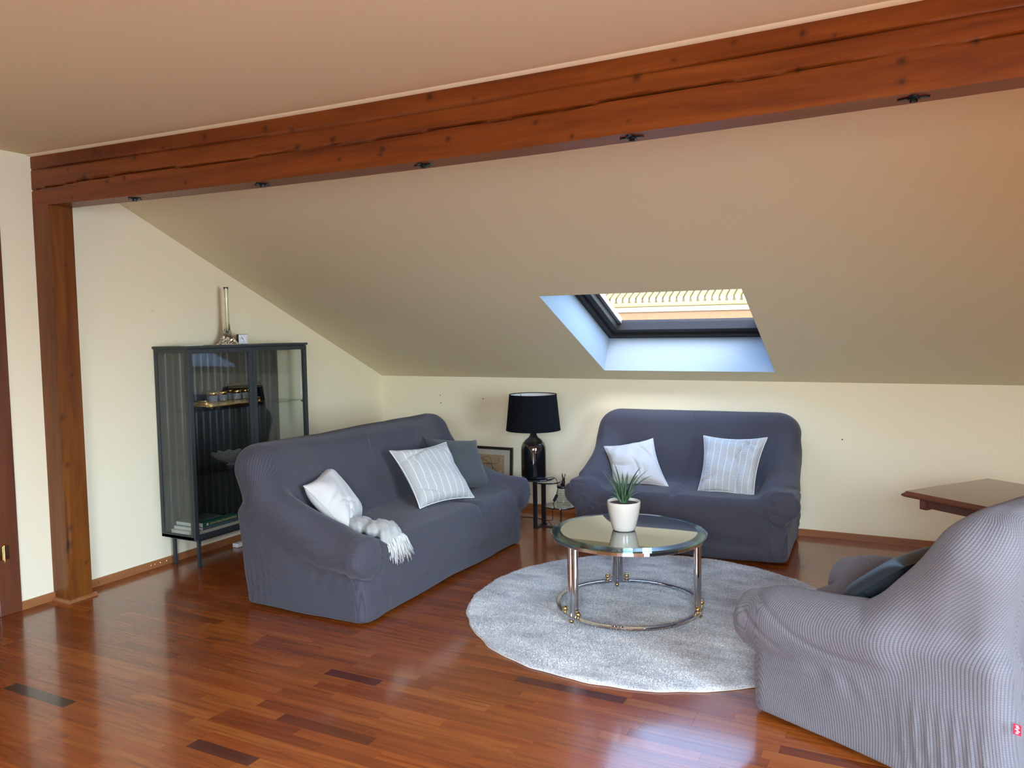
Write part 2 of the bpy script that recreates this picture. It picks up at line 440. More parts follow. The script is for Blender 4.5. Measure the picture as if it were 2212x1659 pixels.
# plaster lip along the beam
lp = MB()
for i in range(nx):
    x0 = XR*i/nx; x1 = XR*(i+1)/nx
    lp.add([(x0, YP-.014, ZC+sag(x0)-.010), (x1, YP-.014, ZC+sag(x1)-.010), (x1, YP+.02, ZC+sag(x1)-.010), (x0, YP+.02, ZC+sag(x0)-.010),
            (x0, YP-.022, ZC+sag(x0)+.004), (x1, YP-.022, ZC+sag(x1)+.004), (x1, YP+.02, ZC+sag(x1)+.004), (x0, YP+.02, ZC+sag(x0)+.004)],
           [(0,3,2,1), (0,1,5,4)])
struct(lp.build('trim_1', M_ceil, smooth=True))
# sloping ceiling with the skylight opening and its reveals
X0, X1, V0, V1, DEP = 2.218, 3.476, .190, 1.462, .285
sl = MB(); VT = 3.75
def q(a, b, c_, d): sl.add([a, b, c_, d], [(0, 1, 2, 3)])
q(S(-.1, -.02), S(X0, -.02), S(X0, VT), S(-.1, VT)); q(S(X1, -.02), S(XR+.1, -.02), S(XR+.1, VT), S(X1, VT))
q(S(X0, -.02), S(X1, -.02), S(X1, V0), S(X0, V0)); q(S(X0, V1), S(X1, V1), S(X1, VT), S(X0, VT))
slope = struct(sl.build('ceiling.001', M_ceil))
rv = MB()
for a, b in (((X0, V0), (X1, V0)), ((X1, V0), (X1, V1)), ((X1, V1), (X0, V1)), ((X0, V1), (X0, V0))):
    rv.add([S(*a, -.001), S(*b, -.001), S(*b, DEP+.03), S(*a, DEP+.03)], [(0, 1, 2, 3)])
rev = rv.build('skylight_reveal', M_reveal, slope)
# outer roof skin keeping daylight out around the opening
rf = MB()
for a, b in (((-.3, -.6), (X0, 4.6)), ((X1, -.6), (XR+.3, 4.6)), ((X0, -.6), (X1, V0)), ((X0, V1), (X1, 4.6))):
    rf.add([S(a[0], a[1], DEP+.02), S(b[0], a[1], DEP+.02), S(b[0], b[1], DEP+.02), S(a[0], b[1], DEP+.02)], [(0, 1, 2, 3)])
struct(rf.build('roof_deck', simple('roof_deck', (.25, .12, .08), .9)))
# skylight
win = bpy.data.objects.new('window_1', None); COL.objects.link(win); struct(win); win.location = S(X0, V0, DEP)
def sbar(mb, x0, x1, v0, v1, o0, o1):
    P = [S(x, v, o) for o in (o0, o1) for (x, v) in ((x0, v0), (x1, v0), (x1, v1), (x0, v1))]
    mb.add([Vector(p)-Vector(win.location) for p in P], [(0,1,2,3), (7,6,5,4), (0,4,5,1), (1,5,6,2), (2,6,7,3), (3,7,4,0)])
f = MB(); t = .045
for x0, x1, v0, v1 in ((X0, X1, V0, V0+t), (X0, X1, V1-t, V1), (X0, X0+t, V0+t, V1-t), (X1-t, X1, V0+t, V1-t)): sbar(f, x0, x1, v0, v1, DEP-.02, DEP+.06)
f.build('window_frame', M_walldark, win, bevel=.003)
f = MB(); a = .05; b_ = .11
for x0, x1, v0, v1 in ((X0+a, X1-a, V0+a, V0+b_), (X0+a, X1-a, V1-b_, V1-a), (X0+a, X0+b_-.01, V0+b_, V1-b_), (X1-b_+.01, X1-a, V0+b_, V1-b_)): sbar(f, x0, x1, v0, v1, DEP+.0, DEP+.085)
f.build('window_sash', M_walldark, win, bevel=.004)
f = MB()
for x0, x1, v0, v1 in ((X0+.10, X0+.125, V0+.11, V1-.11), (X0+.10, X1-.10, V1-.13, V1-.11), (X1-.125, X1-.10, V0+.11, V1-.11)): sbar(f, x0, x1, v0, v1, DEP+.055, DEP+.095)
f.build('sash_gasket', M_alu, win)
f = MB(); sbar(f, X0+.1, X1-.1, V0+.1, V1-.1, DEP+.06, DEP+.066); f.build('window_pane', M_pane, win)

# ------------------------------------------------------------------ beam and post
def beam():
    L_ = 5.6; nx_, nz_ = 460, 46; vs = []; kn = []; fs = []
    D = .14
    r = random.Random(5)
    knots = [(r.uniform(.3, 5.4), r.uniform(.05, .95), r.uniform(.006, .016)) for _ in range(46)]
    def crack2(x):
        base = .45 - .03*math.sin(x*1.1) ; 
        if x < .5: base -= .13*(1-x/.5)
        return base + .012*math.sin(x*7.3+1) + .006*math.sin(x*19)
    for i in range(nx_+1):
        x = L_*i/nx_
        for j in range(nz_+1):
            tt = j/nz_; z = ZB + (ZT-ZB)*tt + sag(x)
            d1 = abs(tt - (.752+.004*math.sin(x*2))) * (ZT-ZB)
            dep = .010*math.exp(-(d1/.0028)**2)*(1+.3*math.sin(x*5))
            c2 = crack2(x); br = abs(math.sin(x*1.35+.4))**.5
            d2 = abs(tt-c2)*(ZT-ZB); dep += .016*math.exp(-(d2/(.0032))**2)*br
            c3 = c2 + .07 - .09*((x % 1.5)/1.5); d3 = abs(tt-c3)*(ZT-ZB); dep += .007*math.exp(-(d3/.002)**2)*max(0, math.sin((x % 1.5)/1.5*PI*2-1.2))
            k = 0
            for kx, kt, kr in knots:
                e = ((x-kx)/(kr*1.0))**2 + ((tt-kt)*(ZT-ZB)/kr)**2
                if e < 9: k = max(k, math.exp(-e)*.95)
            vs.append((x, YP + dep + .002*math.sin(x*3.1+tt*2), z)); kn.append(min(1, k + dep*40))
    for i in range(nx_):
        for j in range(nz_):
            a = i*(nz_+1)+j; fs.append((a, a+nz_+1, a+nz_+2, a+1))
    # underside, back, top, ends
    b0 = len(vs)
    for i in range(nx_+1):
        x = L_*i/nx_; e = .0018*math.sin(x*41)+.002*math.sin(x*13)
        vs += [(x, YP+D+e*.5, ZB+sag(x)+.001), (x, YP+D, ZT+sag(x)+.02), (x, YP+.01, ZT+sag(x)+.02)]; kn += [0, 0, 0]
    for i in range(nx_):
        a = i*(nz_+1); a2 = a+nz_+1; p = b0+3*i; p2 = p+3
        fs += [(a, p, p2, a2), (p, p+1, p2+1, p2), (p+1, p+2, p2+2, p2+1), (p+2, a+nz_, a2+nz_, p2+2)]
    a = nx_*(nz_+1); fs.append(tuple([a+j for j in range(nz_+1)] + [b0+3*nx_+2, b0+3*nx_+1, b0+3*nx_]))
    me = bpy.data.meshes.new('ceiling_beam'); me.from_pydata(vs, [], fs); me.update()
    at = me.attributes.new('knot', 'FLOAT', 'POINT'); at.data.foreach_set('value', np.array(kn, 'f'))
    o = link('ceiling_beam', me, M_beam)
    me.polygons.foreach_set('use_smooth', [True]*len(me.polygons)); me.set_sharp_from_angle(angle=math.radians(50))
    return tag(o, 'long varnished reddish brown timber beam with cracks running under the ceiling', 'beam')
beam()
def post():
    W, D = .139, .140; nz_, nx_ = 130, 10; vs = []; kn = []; fs = []
    r = random.Random(2); H = ZB+.002
    per = [(0, 0, 1)] ; rings = []
    pts = [(W*i/nx_, 0) for i in range(nx_+1)] + [(W, D*i/nx_) for i in range(1, nx_+1)]
    knots = [(1.05, r.random()*.0+.55, .014), (1.5, .4, .010), (.78, .62, .013), (1.28, .8, .009), (.33, .55, .02), (.42, .60, .013), (.20, .9, .01), (.30, .47, .014), (1.75, .5, .01), (1.9, .8, .008)]
    m_ = len(pts); tot = W+D
    for k in range(nz_+1):
        z = H*k/nz_
        for i, (x, y) in enumerate(pts):
            s_ = i/(m_-1); v = 0
            for kz, ks, kr in knots:
                e = ((z-kz)/kr)**2+((s_-ks)*tot/kr)**2
                if e < 9: v = max(v, math.exp(-e)*.9)
            dep = .004*math.exp(-((s_-.53-.03*math.sin(z*2))*tot/.002)**2)*(1 if z < .6 else 0)
            edge = .0015*math.sin(z*23)*(1 if i == nx_ else 0)
            vs.append((x - dep*(i > nx_) + edge, YP + y + dep*(i <= nx_)*0 - edge, z)); kn.append(min(1, v+dep*120))
    for k in range(nz_):
        for i in range(m_-1):
            a = k*m_+i; fs.append((a, a+1, a+m_+1, a+m_))
    me = bpy.data.meshes.new('timber_post'); me.from_pydata(vs, [], fs)
    at = me.attributes.new('knot', 'FLOAT', 'POINT'); at.data.foreach_set('value', np.array(kn, 'f'))
    b = len(vs)
    root = thing('timber_post', (0, YP, 0), 'square varnished timber post standing against the left wall under the beam', 'post')
    # close the back and ends
    mb = MB(); mb.v = vs; mb.f = fs; mb.m = [0]*len(fs)
    mb.add([(W, YP+D, 0), (0, YP+D, 0), (0, YP+D, H), (W, YP+D, H)], [(0, 1, 2, 3)])
    mb.add([(0, YP, H), (W, YP, H), (W, YP+D, H), (0, YP+D, H)], [(0, 1, 2, 3)])
    mb.v = [(x, y-YP, z) for x, y, z in mb.v]
    o = mb.build('post_shaft', M_post, root)
    at = o.data.attributes.new('knot', 'FLOAT', 'POINT'); at.data.foreach_set('value', np.array(kn+[0]*8, 'f'))
    t = MB()
    pr = [(0, 0), (.022, 0), (.022, .008), (.012, .016), (0, .018)]
    for k in range(2):
        n = len(pr); A = []; 
        for (o_, z) in pr:
            if k == 0: A += [(0, -o_, z), (W+o_, -o_, z)]
            else: A += [(W+o_, -o_, z), (W+o_, D+.02, z)]
        t.add(A, [(2*i, 2*i+1, 2*i+3, 2*i+2) for i in range(n-1)])
    t.build('base_moulding', M_base, root)
    return root
post()
def rosette(x):
    root = thing('iron_rosette', (x, YP+.062, ZB+sag(x)), '', 'rosette', 'iron rosettes under the beam')
    mb = MB()
    pts = []
    for k in range(24):
        a = 2*PI*k/24; r = .029+.011*math.cos(4*a); pts.append((r*1.15*math.cos(a), r*math.sin(a)))
    n = 24
    mb.add([(px, py, 0) for px, py in pts] + [(px, py, -.005) for px, py in pts], [tuple(range(n)), tuple(range(2*n-1, n-1, -1))] + [(i, n+i, n+(i+1)%n, (i+1)%n) for i in range(n)])
    mb.build('plate', M_iron, root)
    MB().lathe([(.010, -.016), (.0115, -.012), (.0115, -.004)], 6).build('bolt_head', M_iron, root)
    MB().lathe([(.018, -.0075), (.018, -.004)], 16).build('washer', M_iron, root)
    return root
for x, lb in [(.757, 'leftmost black iron rosette under the beam, nearest the timber post'),
          (1.638, 'black iron rosette under the beam, second from the post end'),
          (2.532, 'middle one of the five black iron rosettes under the beam'),
          (3.436, 'black iron rosette under the beam, above and left of the skylight right half'),
          (4.353, 'rightmost and largest looking black iron rosette under the beam')]:
    rosette(x)['label'] = lb

# baseboards, casing, door
def bb(name, a, b, mat, axis):
    h, d = .046, .013
    if axis == 'y': pr = [((0, a, 0), (d, a, 0), (d, a, h-.006), (d-.005, a, h), (0, a, h)), ((0, b, 0), (d, b, 0), (d, b, h-.006), (d-.005, b, h), (0, b, h))]
    else: pr = [((a, 0, 0), (a, -d, 0), (a, -d, h-.006), (a, -d+.005, h), (a, 0, h)), ((b, 0, 0), (b, -d, 0), (b, -d, h-.006), (b, -d+.005, h), (b, 0, h))]
    vs = list(pr[0])+list(pr[1]); fs = [(i, i+1, i+6, i+5) for i in range(4)] + [(4, 3, 2, 1, 0), (5, 6, 7, 8, 9)]
    return struct(MB().add(vs, fs).build(name, mat))
b1 = bb('baseboard_left', YP+.14, 0, M_baseY, 'y'); b2 = bb('baseboard_left.001', -3.36, YP, M_baseY, 'y'); b3 = bb('baseboard_back', 0, XR, M_base, 'x')
for y, par in [(-3.26, b2), (-2.90, b1), (-2.53, b1), (-2.50, b1), (-2.46, b1), (-2.41, b1)]:
    MB().sphere((.013, y, .024), .0035, 8, sc=(.4, 1, 1)).build('screw', M_brass, par)
dr = bpy.data.objects.new('door_1', None); COL.objects.link(dr); dr.location = (0, -3.84, 0); struct(dr)
dm = MB()
dm.box((-.12, .36, 0), (.018, .48, 2.16)); dm.box((-.12, -.50, 0), (.018, -.43, 2.16)); dm.box((-.12, -.43, 2.08), (.018, .36, 2.16))
dm.build('door_casing', M_case, dr, bevel=.004)
leaf = MB().box((-.05, -.43, .01), (-.012, .415, 2.07)).build('door_leaf', M_door, dr, bevel=.003)
MB().box((-.014, -.33, .25), (-.006, .32, .95)).build('door_panel', M_door, leaf, bevel=.006)
MB().box((-.014, -.33, 1.1), (-.006, .32, 1.9)).build('door_panel', M_door, leaf, bevel=.006)
for z in (.30, 1.75):
    h = MB(); h.lathe([(.006, 0), (.006, .085)], 12, (.022, .398, z)); h.lathe([(.003, -.012), (.008, -.008), (.003, 0)], 12, (.022, .398, z)); h.lathe([(.003, .085), (.008, .093), (.003, .098)], 12, (.022, .398, z)); h.box((.016, .37, z+.005), (.0195, .425, z+.08))
    h.build('door_hinge', M_brass, dr, auto=True)

# ------------------------------------------------------------------ implicit surface -> mesh (surface nets)
def surface_nets(f, lo, hi, h):
    lo = np.array(lo, float); n = np.ceil((np.array(hi)-lo)/h).astype(int)+1
    ax = [lo[i]+h*np.arange(n[i]) for i in range(3)]
    X, Y, Z = np.meshgrid(*ax, indexing='ij'); V = f(X, Y, Z)
    ins = V < 0
    c = n-1
    acc = np.zeros((*c, 3)); cnt = np.zeros(c)
    corners = [(0,0,0), (1,0,0), (0,1,0), (1,1,0), (0,0,1), (1,0,1), (0,1,1), (1,1,1)]
    def sl_(o): return tuple(slice(o[i], o[i]+c[i]) for i in range(3))
    for a in range(8):
        for b in range(a+1, 8):
            oa, ob = corners[a], corners[b]
            if sum(abs(oa[i]-ob[i]) for i in range(3)) != 1: continue
            va, vb = V[sl_(oa)], V[sl_(ob)]; cr = (va < 0) != (vb < 0)
            t = np.where(cr, va/np.where(cr, va-vb, 1), 0)
            for i in range(3): acc[..., i] += np.where(cr, oa[i]+(ob[i]-oa[i])*t, 0)
            cnt += cr
    act = cnt > 0; idx = -np.ones(c, int); idx[act] = np.arange(act.sum())
    I = np.argwhere(act); P = (acc[act]/cnt[act][:, None] + I)*h + lo
    quads = []
    for d in range(3):
        e1, e2 = [(1, 2), (2, 0), (0, 1)][d]
        A = [slice(1, n[i]-1) for i in range(3)]; A[d] = slice(0, n[d]-1)
        B = list(A); B[d] = slice(1, n[d])
        a_, b__ = ins[tuple(A)], ins[tuple(B)]; ch = np.argwhere(a_ != b__)
        if len(ch) == 0: continue
        base = ch + np.array([A[i].start for i in range(3)])
        flip = ~a_[tuple(ch.T)]
        def g(o1, o2):
            q = base.copy(); q[:, e1] -= o1; q[:, e2] -= o2; return idx[tuple(q.T)]
        Q = np.stack([g(1, 1), g(0, 1), g(0, 0), g(1, 0)], 1)
        Q[flip] = Q[flip][:, ::-1]; quads.append(Q)
    Q = np.concatenate(quads)
    for _ in range(3):
        v = f(*P.T); e = 1e-3
        G = np.stack([(f(*(P+np.eye(3)[i]*e).T)-v)/e for i in range(3)], 1)
        P = P - np.clip(v[:, None]*G/np.maximum((G**2).sum(1), .05)[:, None], -h*.6, h*.6)
    return P, Q
def np_mesh(name, P, Q):
    me = bpy.data.meshes.new(name); me.vertices.add(len(P)); me.vertices.foreach_set('co', P.astype('f').ravel())
    k = Q.shape[1]
    me.loops.add(Q.size); me.loops.foreach_set('vertex_index', Q.astype('i').ravel())
    me.polygons.add(len(Q)); me.polygons.foreach_set('loop_start', np.arange(0, Q.size, k, dtype='i'))
    me.update(); me.validate(); me.polygons.foreach_set('use_smooth', np.ones(len(me.polygons), bool)); return me
def smin(a, b, k):
    h = np.clip(.5+.5*(b-a)/k, 0, 1); return b*(1-h)+a*h - k*h*(1-h)
def smax(a, b, k): return -smin(-a, -b, k)
def rbox(X, Y, Z, c, hs, r):
    qx, qy, qz = np.abs(X-c[0])-hs[0]+r, np.abs(Y-c[1])-hs[1]+r, np.abs(Z-c[2])-hs[2]+r
    return np.sqrt(np.maximum(qx, 0)**2+np.maximum(qy, 0)**2+np.maximum(qz, 0)**2)+np.minimum(np.maximum(qx, np.maximum(qy, qz)), 0)-r
def cap(X, Y, Z, a, b, ra, rb):
    a = np.array(a); b = np.array(b); d = b-a
    t = np.clip(((X-a[0])*d[0]+(Y-a[1])*d[1]+(Z-a[2])*d[2])/(d@d), 0, 1)
    return np.sqrt((X-a[0]-t*d[0])**2+(Y-a[1]-t*d[1])**2+(Z-a[2]-t*d[2])**2) - (ra+(rb-ra)*t)
def sstep(a, b, x):
    t = np.clip((x-a)/(b-a), 0, 1); return t*t*(3-2*t)

def sofa_mesh(name, Wb, Wt, H, D, armr, out, crease=None, h=.0125, seed=0, armz=.36, shz=.62, k1=.022, warp=0, backr=.17, loose=1.0):
    """Wb body width, Wt width of the back at its top, arms flare by `out` past the body. local y = 0 front .. D back"""
    def f(X, Y, Z):
        b = rbox(X, Y, Z, (0, D*.5-.01, .165), (Wb/2 - .02*sstep(.3, .0, Z), D*.5-.015, .175), .06)
        zt = .395 + .012*np.cos(X*PI/Wb)
        s = rbox(X, Y, Z, (0, .26, .27), (Wb/2-.10, .275, .135), .065)
        if crease is not None:
            for cx in crease: s = s + .022*np.exp(-((X-cx)/.022)**2)*sstep(.30, .40, Z)*(.5+.5*np.exp(-((Y-.05)/.12)**2))
        v = smin(b, s, .05)
        # back: leaning slab with rounded upper corners
        s0 = D-.225 + .115*np.clip((Z-.3)/(H-.3), 0, 1.1)
        th = .135 - .045*np.clip((Z-.35)/(H-.35), 0, 1)
        wz = Wb/2-.03 + (Wt/2-Wb/2+.03)*sstep(.3, H, Z)
        r = backr; qx = np.abs(X)-wz+r; qz = np.abs(Z-.45)-(H-.45)+r
        d1 = np.sqrt(np.maximum(qx, 0)**2+np.maximum(qz, 0)**2)+np.minimum(np.maximum(qx, qz), 0)-r
        d2 = np.abs(Y-s0)-th; r2 = .075
        bk = np.sqrt(np.maximum(d1+r2, 0)**2+np.maximum(d2+r2, 0)**2)+np.minimum(np.maximum(d1+r2, d2+r2), 0)-r2
        v = smin(v, bk, .06)
        XA = np.abs(X)
        wside = Wb/2 + (Wt-Wb)/2*np.clip(Z/.8, 0, 1)*sstep(.2, .7, Y)
        ztop = armz + armr*.72 + .10*np.clip(Y, 0, .6) + (.10 if not warp else .02)*sstep(.45, .75, Y)
        r = .055
        qx = np.abs(XA-(wside-.085))-.085+r; qy = np.abs(Y-(D/2-.01))-(D/2-.03)+r; qz = Z-ztop+.02+r
        pn = np.sqrt(np.maximum(qx, 0)**2+np.maximum(qy, 0)**2+np.maximum(qz, 0)**2)+np.minimum(np.maximum(qx, np.maximum(qy, qz)), 0)-r
        v = smin(v, pn, .05)
        xa = Wb/2 - armr
        ys_ = -.02 if warp else .015
        a1 = cap(XA, Y, Z, (xa+out, ys_, armz), (xa+.02, .52, armz+.05), armr, armr*.95)
        a1 = smax(a1, ys_-.055-Y, .05)
        v = smin(v, a1, .035 if warp else k1)
        if warp:
            a2 = np.minimum(cap(XA, Y, Z, (xa+out*.6, .12, armz+.03), (Wt/2-.09, .49, armz+.09), armr*.9, .085), cap(XA, Y, Z, (Wt/2-.09, .49, armz+.09), (Wt/2-.10, D-.18, H-.17), .085, .09))
            v = smin(v, a2, .11)
        else:
            a2 = cap(XA, Y, Z, (xa+out*.6, .26, armz+.03), (Wt/2-.10, D-.21, shz), armr*.9, .085)
            v = smin(v, a2, .09)
        return np.maximum(v, .012-Z)
    P, Q = surface_nets(f, (-Wb/2-out-.09, -.12, -.01), (Wb/2+out+.09, D+.06, H+.05), h)
    e = 2e-3; v0 = f(*P.T); G = np.stack([(f(*(P+np.eye(3)[i]*e).T)-v0)/e for i in range(3)], 1); G /= np.maximum(np.linalg.norm(G, axis=1), 1e-6)[:, None]
    x, y, z = P.T; ax_ = np.abs(x)
    # loose folds
    ys0 = -.05 if warp else -.02
    disp = np.zeros(len(P))
    side = sstep(Wb/2-.12, Wb/2-.02, ax_)
    ph = seed*1.7
    def fold(u, w_, a, mask): return a*mask*(1-np.abs(np.sin(u*PI/w_)))**2.0
    # pleats low on the back part of the sides
    disp += loose*fold(y+.06*z+.01*np.sin(z*9), .042, .008, side*sstep(.52, .66, y)*sstep(D, D-.1, y)*sstep(.34, .18, z)*(z > .02))
    # folds radiating from arm / seat junction at the front
    fr = sstep(.10, .0, y)*sstep(Wb/2-.30, Wb/2-.18, ax_)*sstep(Wb/2+.04, Wb/2-.10, ax_)
    ang = np.arctan2(z-.33, ax_-(Wb/2-.14)); disp += loose*fold(ang*.12+ph, .045, .009, fr*sstep(.02, .10, z)*sstep(.42, .30, z))
    nz = lambda fx, fy, fz, p: np.sin(x*fx+1.3*np.sin(y*fy*.7+p)+p)*np.sin(y*fy+1.7*np.sin(z*fz*.6+p))*np.sin(z*fz+1.1*np.sin(x*fx*.5)+p*2)
    # gathers in the crease under the rolled arm
    g = sstep(armz-.05, armz-.09, z)*sstep(armz-.20, armz-.12, z)*side*sstep(.6, .3, y)
    disp += loose*.004*g*np.sin(y*48+4*np.sin(z*14+y*7+ph))
    # a few long diagonal stretch folds running back from the arm's front
    g = side*sstep(.62, .35, y)*sstep(armz-.09, armz, z)*sstep(-.08, .02, y)
    for k, (zz, sl_p) in enumerate(((armz+.085, -.22), (armz+.02, -.40))):
        disp -= loose*.0055*g*np.exp(-((z-zz-sl_p*(y-.05)+.03*np.sin(y*9+k+ph))/.011)**2)
    # tucks on the arm's front face
    g = sstep(ys0+.04, ys0-.02, y)*sstep(Wb/2-.3, Wb/2-.2, ax_)
    rr_ = np.hypot(z-armz, ax_-(Wb/2-armr+out)); th = np.arctan2(z-armz, ax_-(Wb/2-armr+out))
    disp -= loose*.007*g*np.exp(-((rr_-armr*.70-.014*np.sin(th*2+ph))/.017)**2)*(.5+.5*np.sin(th*1.5+ph))*(0 if warp else 1)
    disp += (.0 if warp else 1)*loose*.003*g*np.sin(th*9+5*np.sin(th*2+ph))*sstep(.02, .06, rr_)*sstep(armr, armr*.6, rr_)
    disp += .004*nz(7, 6, 9, ph) + .0015*nz(19, 17, 21, ph+1)
    # horizontal slack wrinkle across the lower front
    disp += loose*.005*sstep(.1, .0, y)*sstep(Wb/2-.1, Wb/2-.3, ax_)*np.exp(-((z-.12-.05*np.sin(x*2.3+ph))/.018)**2)
    P2 = P + G*disp[:, None]; P2[:, 2] = np.maximum(P2[:, 2], .008)
    # hem hangs slightly uneven
    lowm = sstep(.05, .01, P2[:, 2]); P2[:, 2] += lowm*(.006+.006*np.sin(x*5+y*4+ph))
    me = np_mesh(name, P2, Q)
    m_ = sstep(Wb/2-.42, Wb/2-.09, ax_); xc = np.clip(x, -(Wb/2-.06), Wb/2-.06) + (.25+.75*sstep(.08, .0, y))*(x-np.clip(x, -(Wb/2-.06), Wb/2-.06))
    lim = Wb/2-.06; wb = sstep(D-.25, D-.05, y); xc = np.sign(x)*(np.abs(xc)*(1-wb)+(2*lim-np.abs(xc))*wb); yc = np.clip(y, .05, D) + .15*(y-np.clip(y, .05, D)); a = xc + np.sign(x)*yc*m_
    b = z + y*(1-m_)
    if warp:
        a = a + np.sign(x)*m_*(.11*sstep(0, .45, z)*sstep(.75, .2, y) - .24*sstep(.42, .95, z) + .012*np.sin(z*9+y*5))
        b = b + .03*np.sin(y*6)*m_
    else:
        a = a + .012*np.sin(z*9+x*2); b = b + .02*np.sin(x*2.5)*m_ + .01*np.sin(x*3)
    at = me.attributes.new('weave', 'FLOAT_VECTOR', 'POINT'); at.data.foreach_set('vector', np.stack([a, b, 0*a], 1).astype('f').ravel())
    return me

# sofa along the left, facing right
A = thing('sofa', (1.905, -1.87, 0), 'three-seater sofa in a dark blue-grey waffle slipcover in front of the glass cabinet', 'sofa', rz=PI/2)
link('slipcover', sofa_mesh('slipcover', 1.80, 2.02, .89, .86, .110, .09, crease=(.28,), seed=1, armz=.355), M_fab, A)
link_A = A
B = thing('sofa', (2.972, -.895, 0), 'two-seater sofa in a dark blue-grey slipcover under the skylight against the back wall', 'sofa', rz=math.radians(3.5))
link('slipcover', sofa_mesh('slipcover', 1.38, 1.47, .885, .84, .10, .075, crease=(-.03,), seed=2, loose=2.0, k1=.055, armz=.38), M_fab, B)
Cc = thing('armchair', (3.985, -2.481, 0), 'armchair in a ribbed slipcover coloured lighter as if lit, seen from behind at the right edge', 'armchair', rz=math.atan2(-.899, -.438))
link('slipcover', sofa_mesh('slipcover', .80, .84, .925, .95, .105, .035, backr=.20, seed=3, h=.009, warp=1.0, armz=.355, loose=.9), M_fabC, Cc)
for par, Wb_, D_, hh in ((A, 1.8, .86, .25), (B, 1.38, .84, .25), (Cc, .8, .95, .25)):
    for sx in (-1, 1):
        for y in (.10, D_-.12):
            MB().lathe([(.018, 0), (.022, .03), (.022, .06)], 14, (sx*(Wb_/2-.12), y, 0)).build('foot', M_black, par)
# red label on the armchair
t = MB(); t.box((.405, .935, .288), (.4068, .957, .320)); lab = t.build('red_label', M_red, Cc); lab['label'] = 'small red woven label with white lettering'
t = MB()
for k, (dy, dz_) in enumerate(((.0, .0), (.003, .006), (-.001, .011), (.002, .017), (.0, .022))): t.box((.4068, .942+dy, .292+dz_), (.4073, .950+dy, .2955+dz_))
t.build('label_lettering', M_white, lab)
# ------------------------------------------------------------------ cushions
def cushion(name, c, T, mat, label, seed, group=None, n=56, wr=1.0, conc=.11):
    """c: four corners bl, br, tr, tl"""
    c = [np.array(p, float) for p in c]; cen = sum(c)/4
    us = np.linspace(0, 1, n+1); U, V = np.meshgrid(us, us, indexing='ij')
    nrm = np.cross(c[1]-c[0], c[3]-c[0]); size = np.linalg.norm(c[1]-c[0]); nrm /= np.linalg.norm(nrm)
    a, b = 2*U-1, 2*V-1
    pin = conc; ua = a*(1-pin*(1-b*b)*(np.abs(a)**3)); vb = b*(1-pin*(1-a*a)*(np.abs(b)**3))
    u2, v2 = (ua+1)/2, (vb+1)/2
    base = ((1-u2)*(1-v2))[..., None]*c[0] + (u2*(1-v2))[..., None]*c[1] + (u2*v2)[..., None]*c[2] + ((1-u2)*v2)[..., None]*c[3]
    prof = np.maximum((1-a**4), 0)**.62*np.maximum((1-b**4), 0)**.62
    k = seed*1.3
    wrk = (np.sin(6*U+9*V*np.sin(k)+k)+np.sin(14*V+5*U+2*k)*.6+np.sin(23*U-11*V+k)*.35)
    edge = (np.abs(np.sin(U*17+k))**3+np.abs(np.sin(V*15+2*k))**3)*np.exp(-((1-np.maximum(np.abs(a), np.abs(b)))/.14))
    thf = T*prof + wr*.0065*wrk*prof**.5 - wr*.010*edge*prof
    for q_ in range(5):
        c1, c2 = .5+.42*np.sin(k*3+q_*2.1), .5+.42*np.cos(k*2+q_*1.7); d1 = np.cos(q_*1.9+k), np.sin(q_*1.9+k)
        al = (U-c1)*d1[0]+(V-c2)*d1[1]; ac = -(U-c1)*d1[1]+(V-c2)*d1[0]+.10*np.sin(al*6)
        thf = thf - wr*.014*np.exp(-(ac/.028)**2)*np.exp(-(al/.22)**2)*prof**.3
    thf = np.maximum(thf, 0.0005)
    thb = T*prof*.8
    F_ = base + nrm*thf[..., None]; Bk = base - nrm*thb[..., None]
    vs = np.concatenate([F_.reshape(-1, 3), Bk.reshape(-1, 3)]) - cen
    m = n+1; fs = []
    for i in range(n):
        for j in range(n):
            q = i*m+j; fs.append((q, q+m, q+m+1, q+1)); q2 = q+m*m; fs.append((q2, q2+1, q2+m+1, q2+m))
    ring = [i*m for i in range(m)] + [n*m+j for j in range(1, m)] + [i*m+n for i in range(n-1, -1, -1)] + [j for j in range(n-1, 0, -1)]
    for i in range(len(ring)):
        p, q = ring[i], ring[(i+1)%len(ring)]; fs.append((p, p+m*m, q+m*m, q))
    me = bpy.data.meshes.new(name); me.from_pydata(vs.tolist(), [], fs); me.update()
    uv = me.uv_layers.new(name='UVMap'); li = np.zeros(len(me.loops), 'i'); me.loops.foreach_get('vertex_index', li)
    uu = np.stack([U.ravel(), V.ravel()], 1); uu = np.concatenate([uu, uu])[li]; uv.data.foreach_set('uv', uu.astype('f').ravel())
    o = thing(name, cen.tolist(), label, 'cushion', group)
    link('cushion_cover', me, mat, o, smooth=True)
    # stitched seam around the edge
    ep = [base[i, 0] for i in range(0, m, 2)] + [base[n, j] for j in range(2, m, 2)] + [base[i, n] for i in range(n-2, -1, -2)] + [base[0, j] for j in range(n-2, 0, -2)]
    ep = [(p-cen).tolist() for p in ep]; ep.append(ep[0])
    MB().tube(ep, .0028, 6).build('piping', mat, o, smooth=True)
    return o
def crn(*p): return p
cushion('cushion', crn((1.66, -2.60, .43), (1.49, -2.25, .41), (1.27, -2.30, .70), (1.385, -2.62, .66)), .085, M_pwhite, 'plain off-white cushion leaning into the near arm of the long sofa', 1, wr=.8)
cushion('cushion', crn((1.66, -1.90, .41), (1.80, -1.47, .405), (1.57, -1.44, .755), (1.42, -1.87, .75)), .07, M_pwov, 'light grey cushion with woven zigzag stripes leaning on the charcoal cushion', 2)
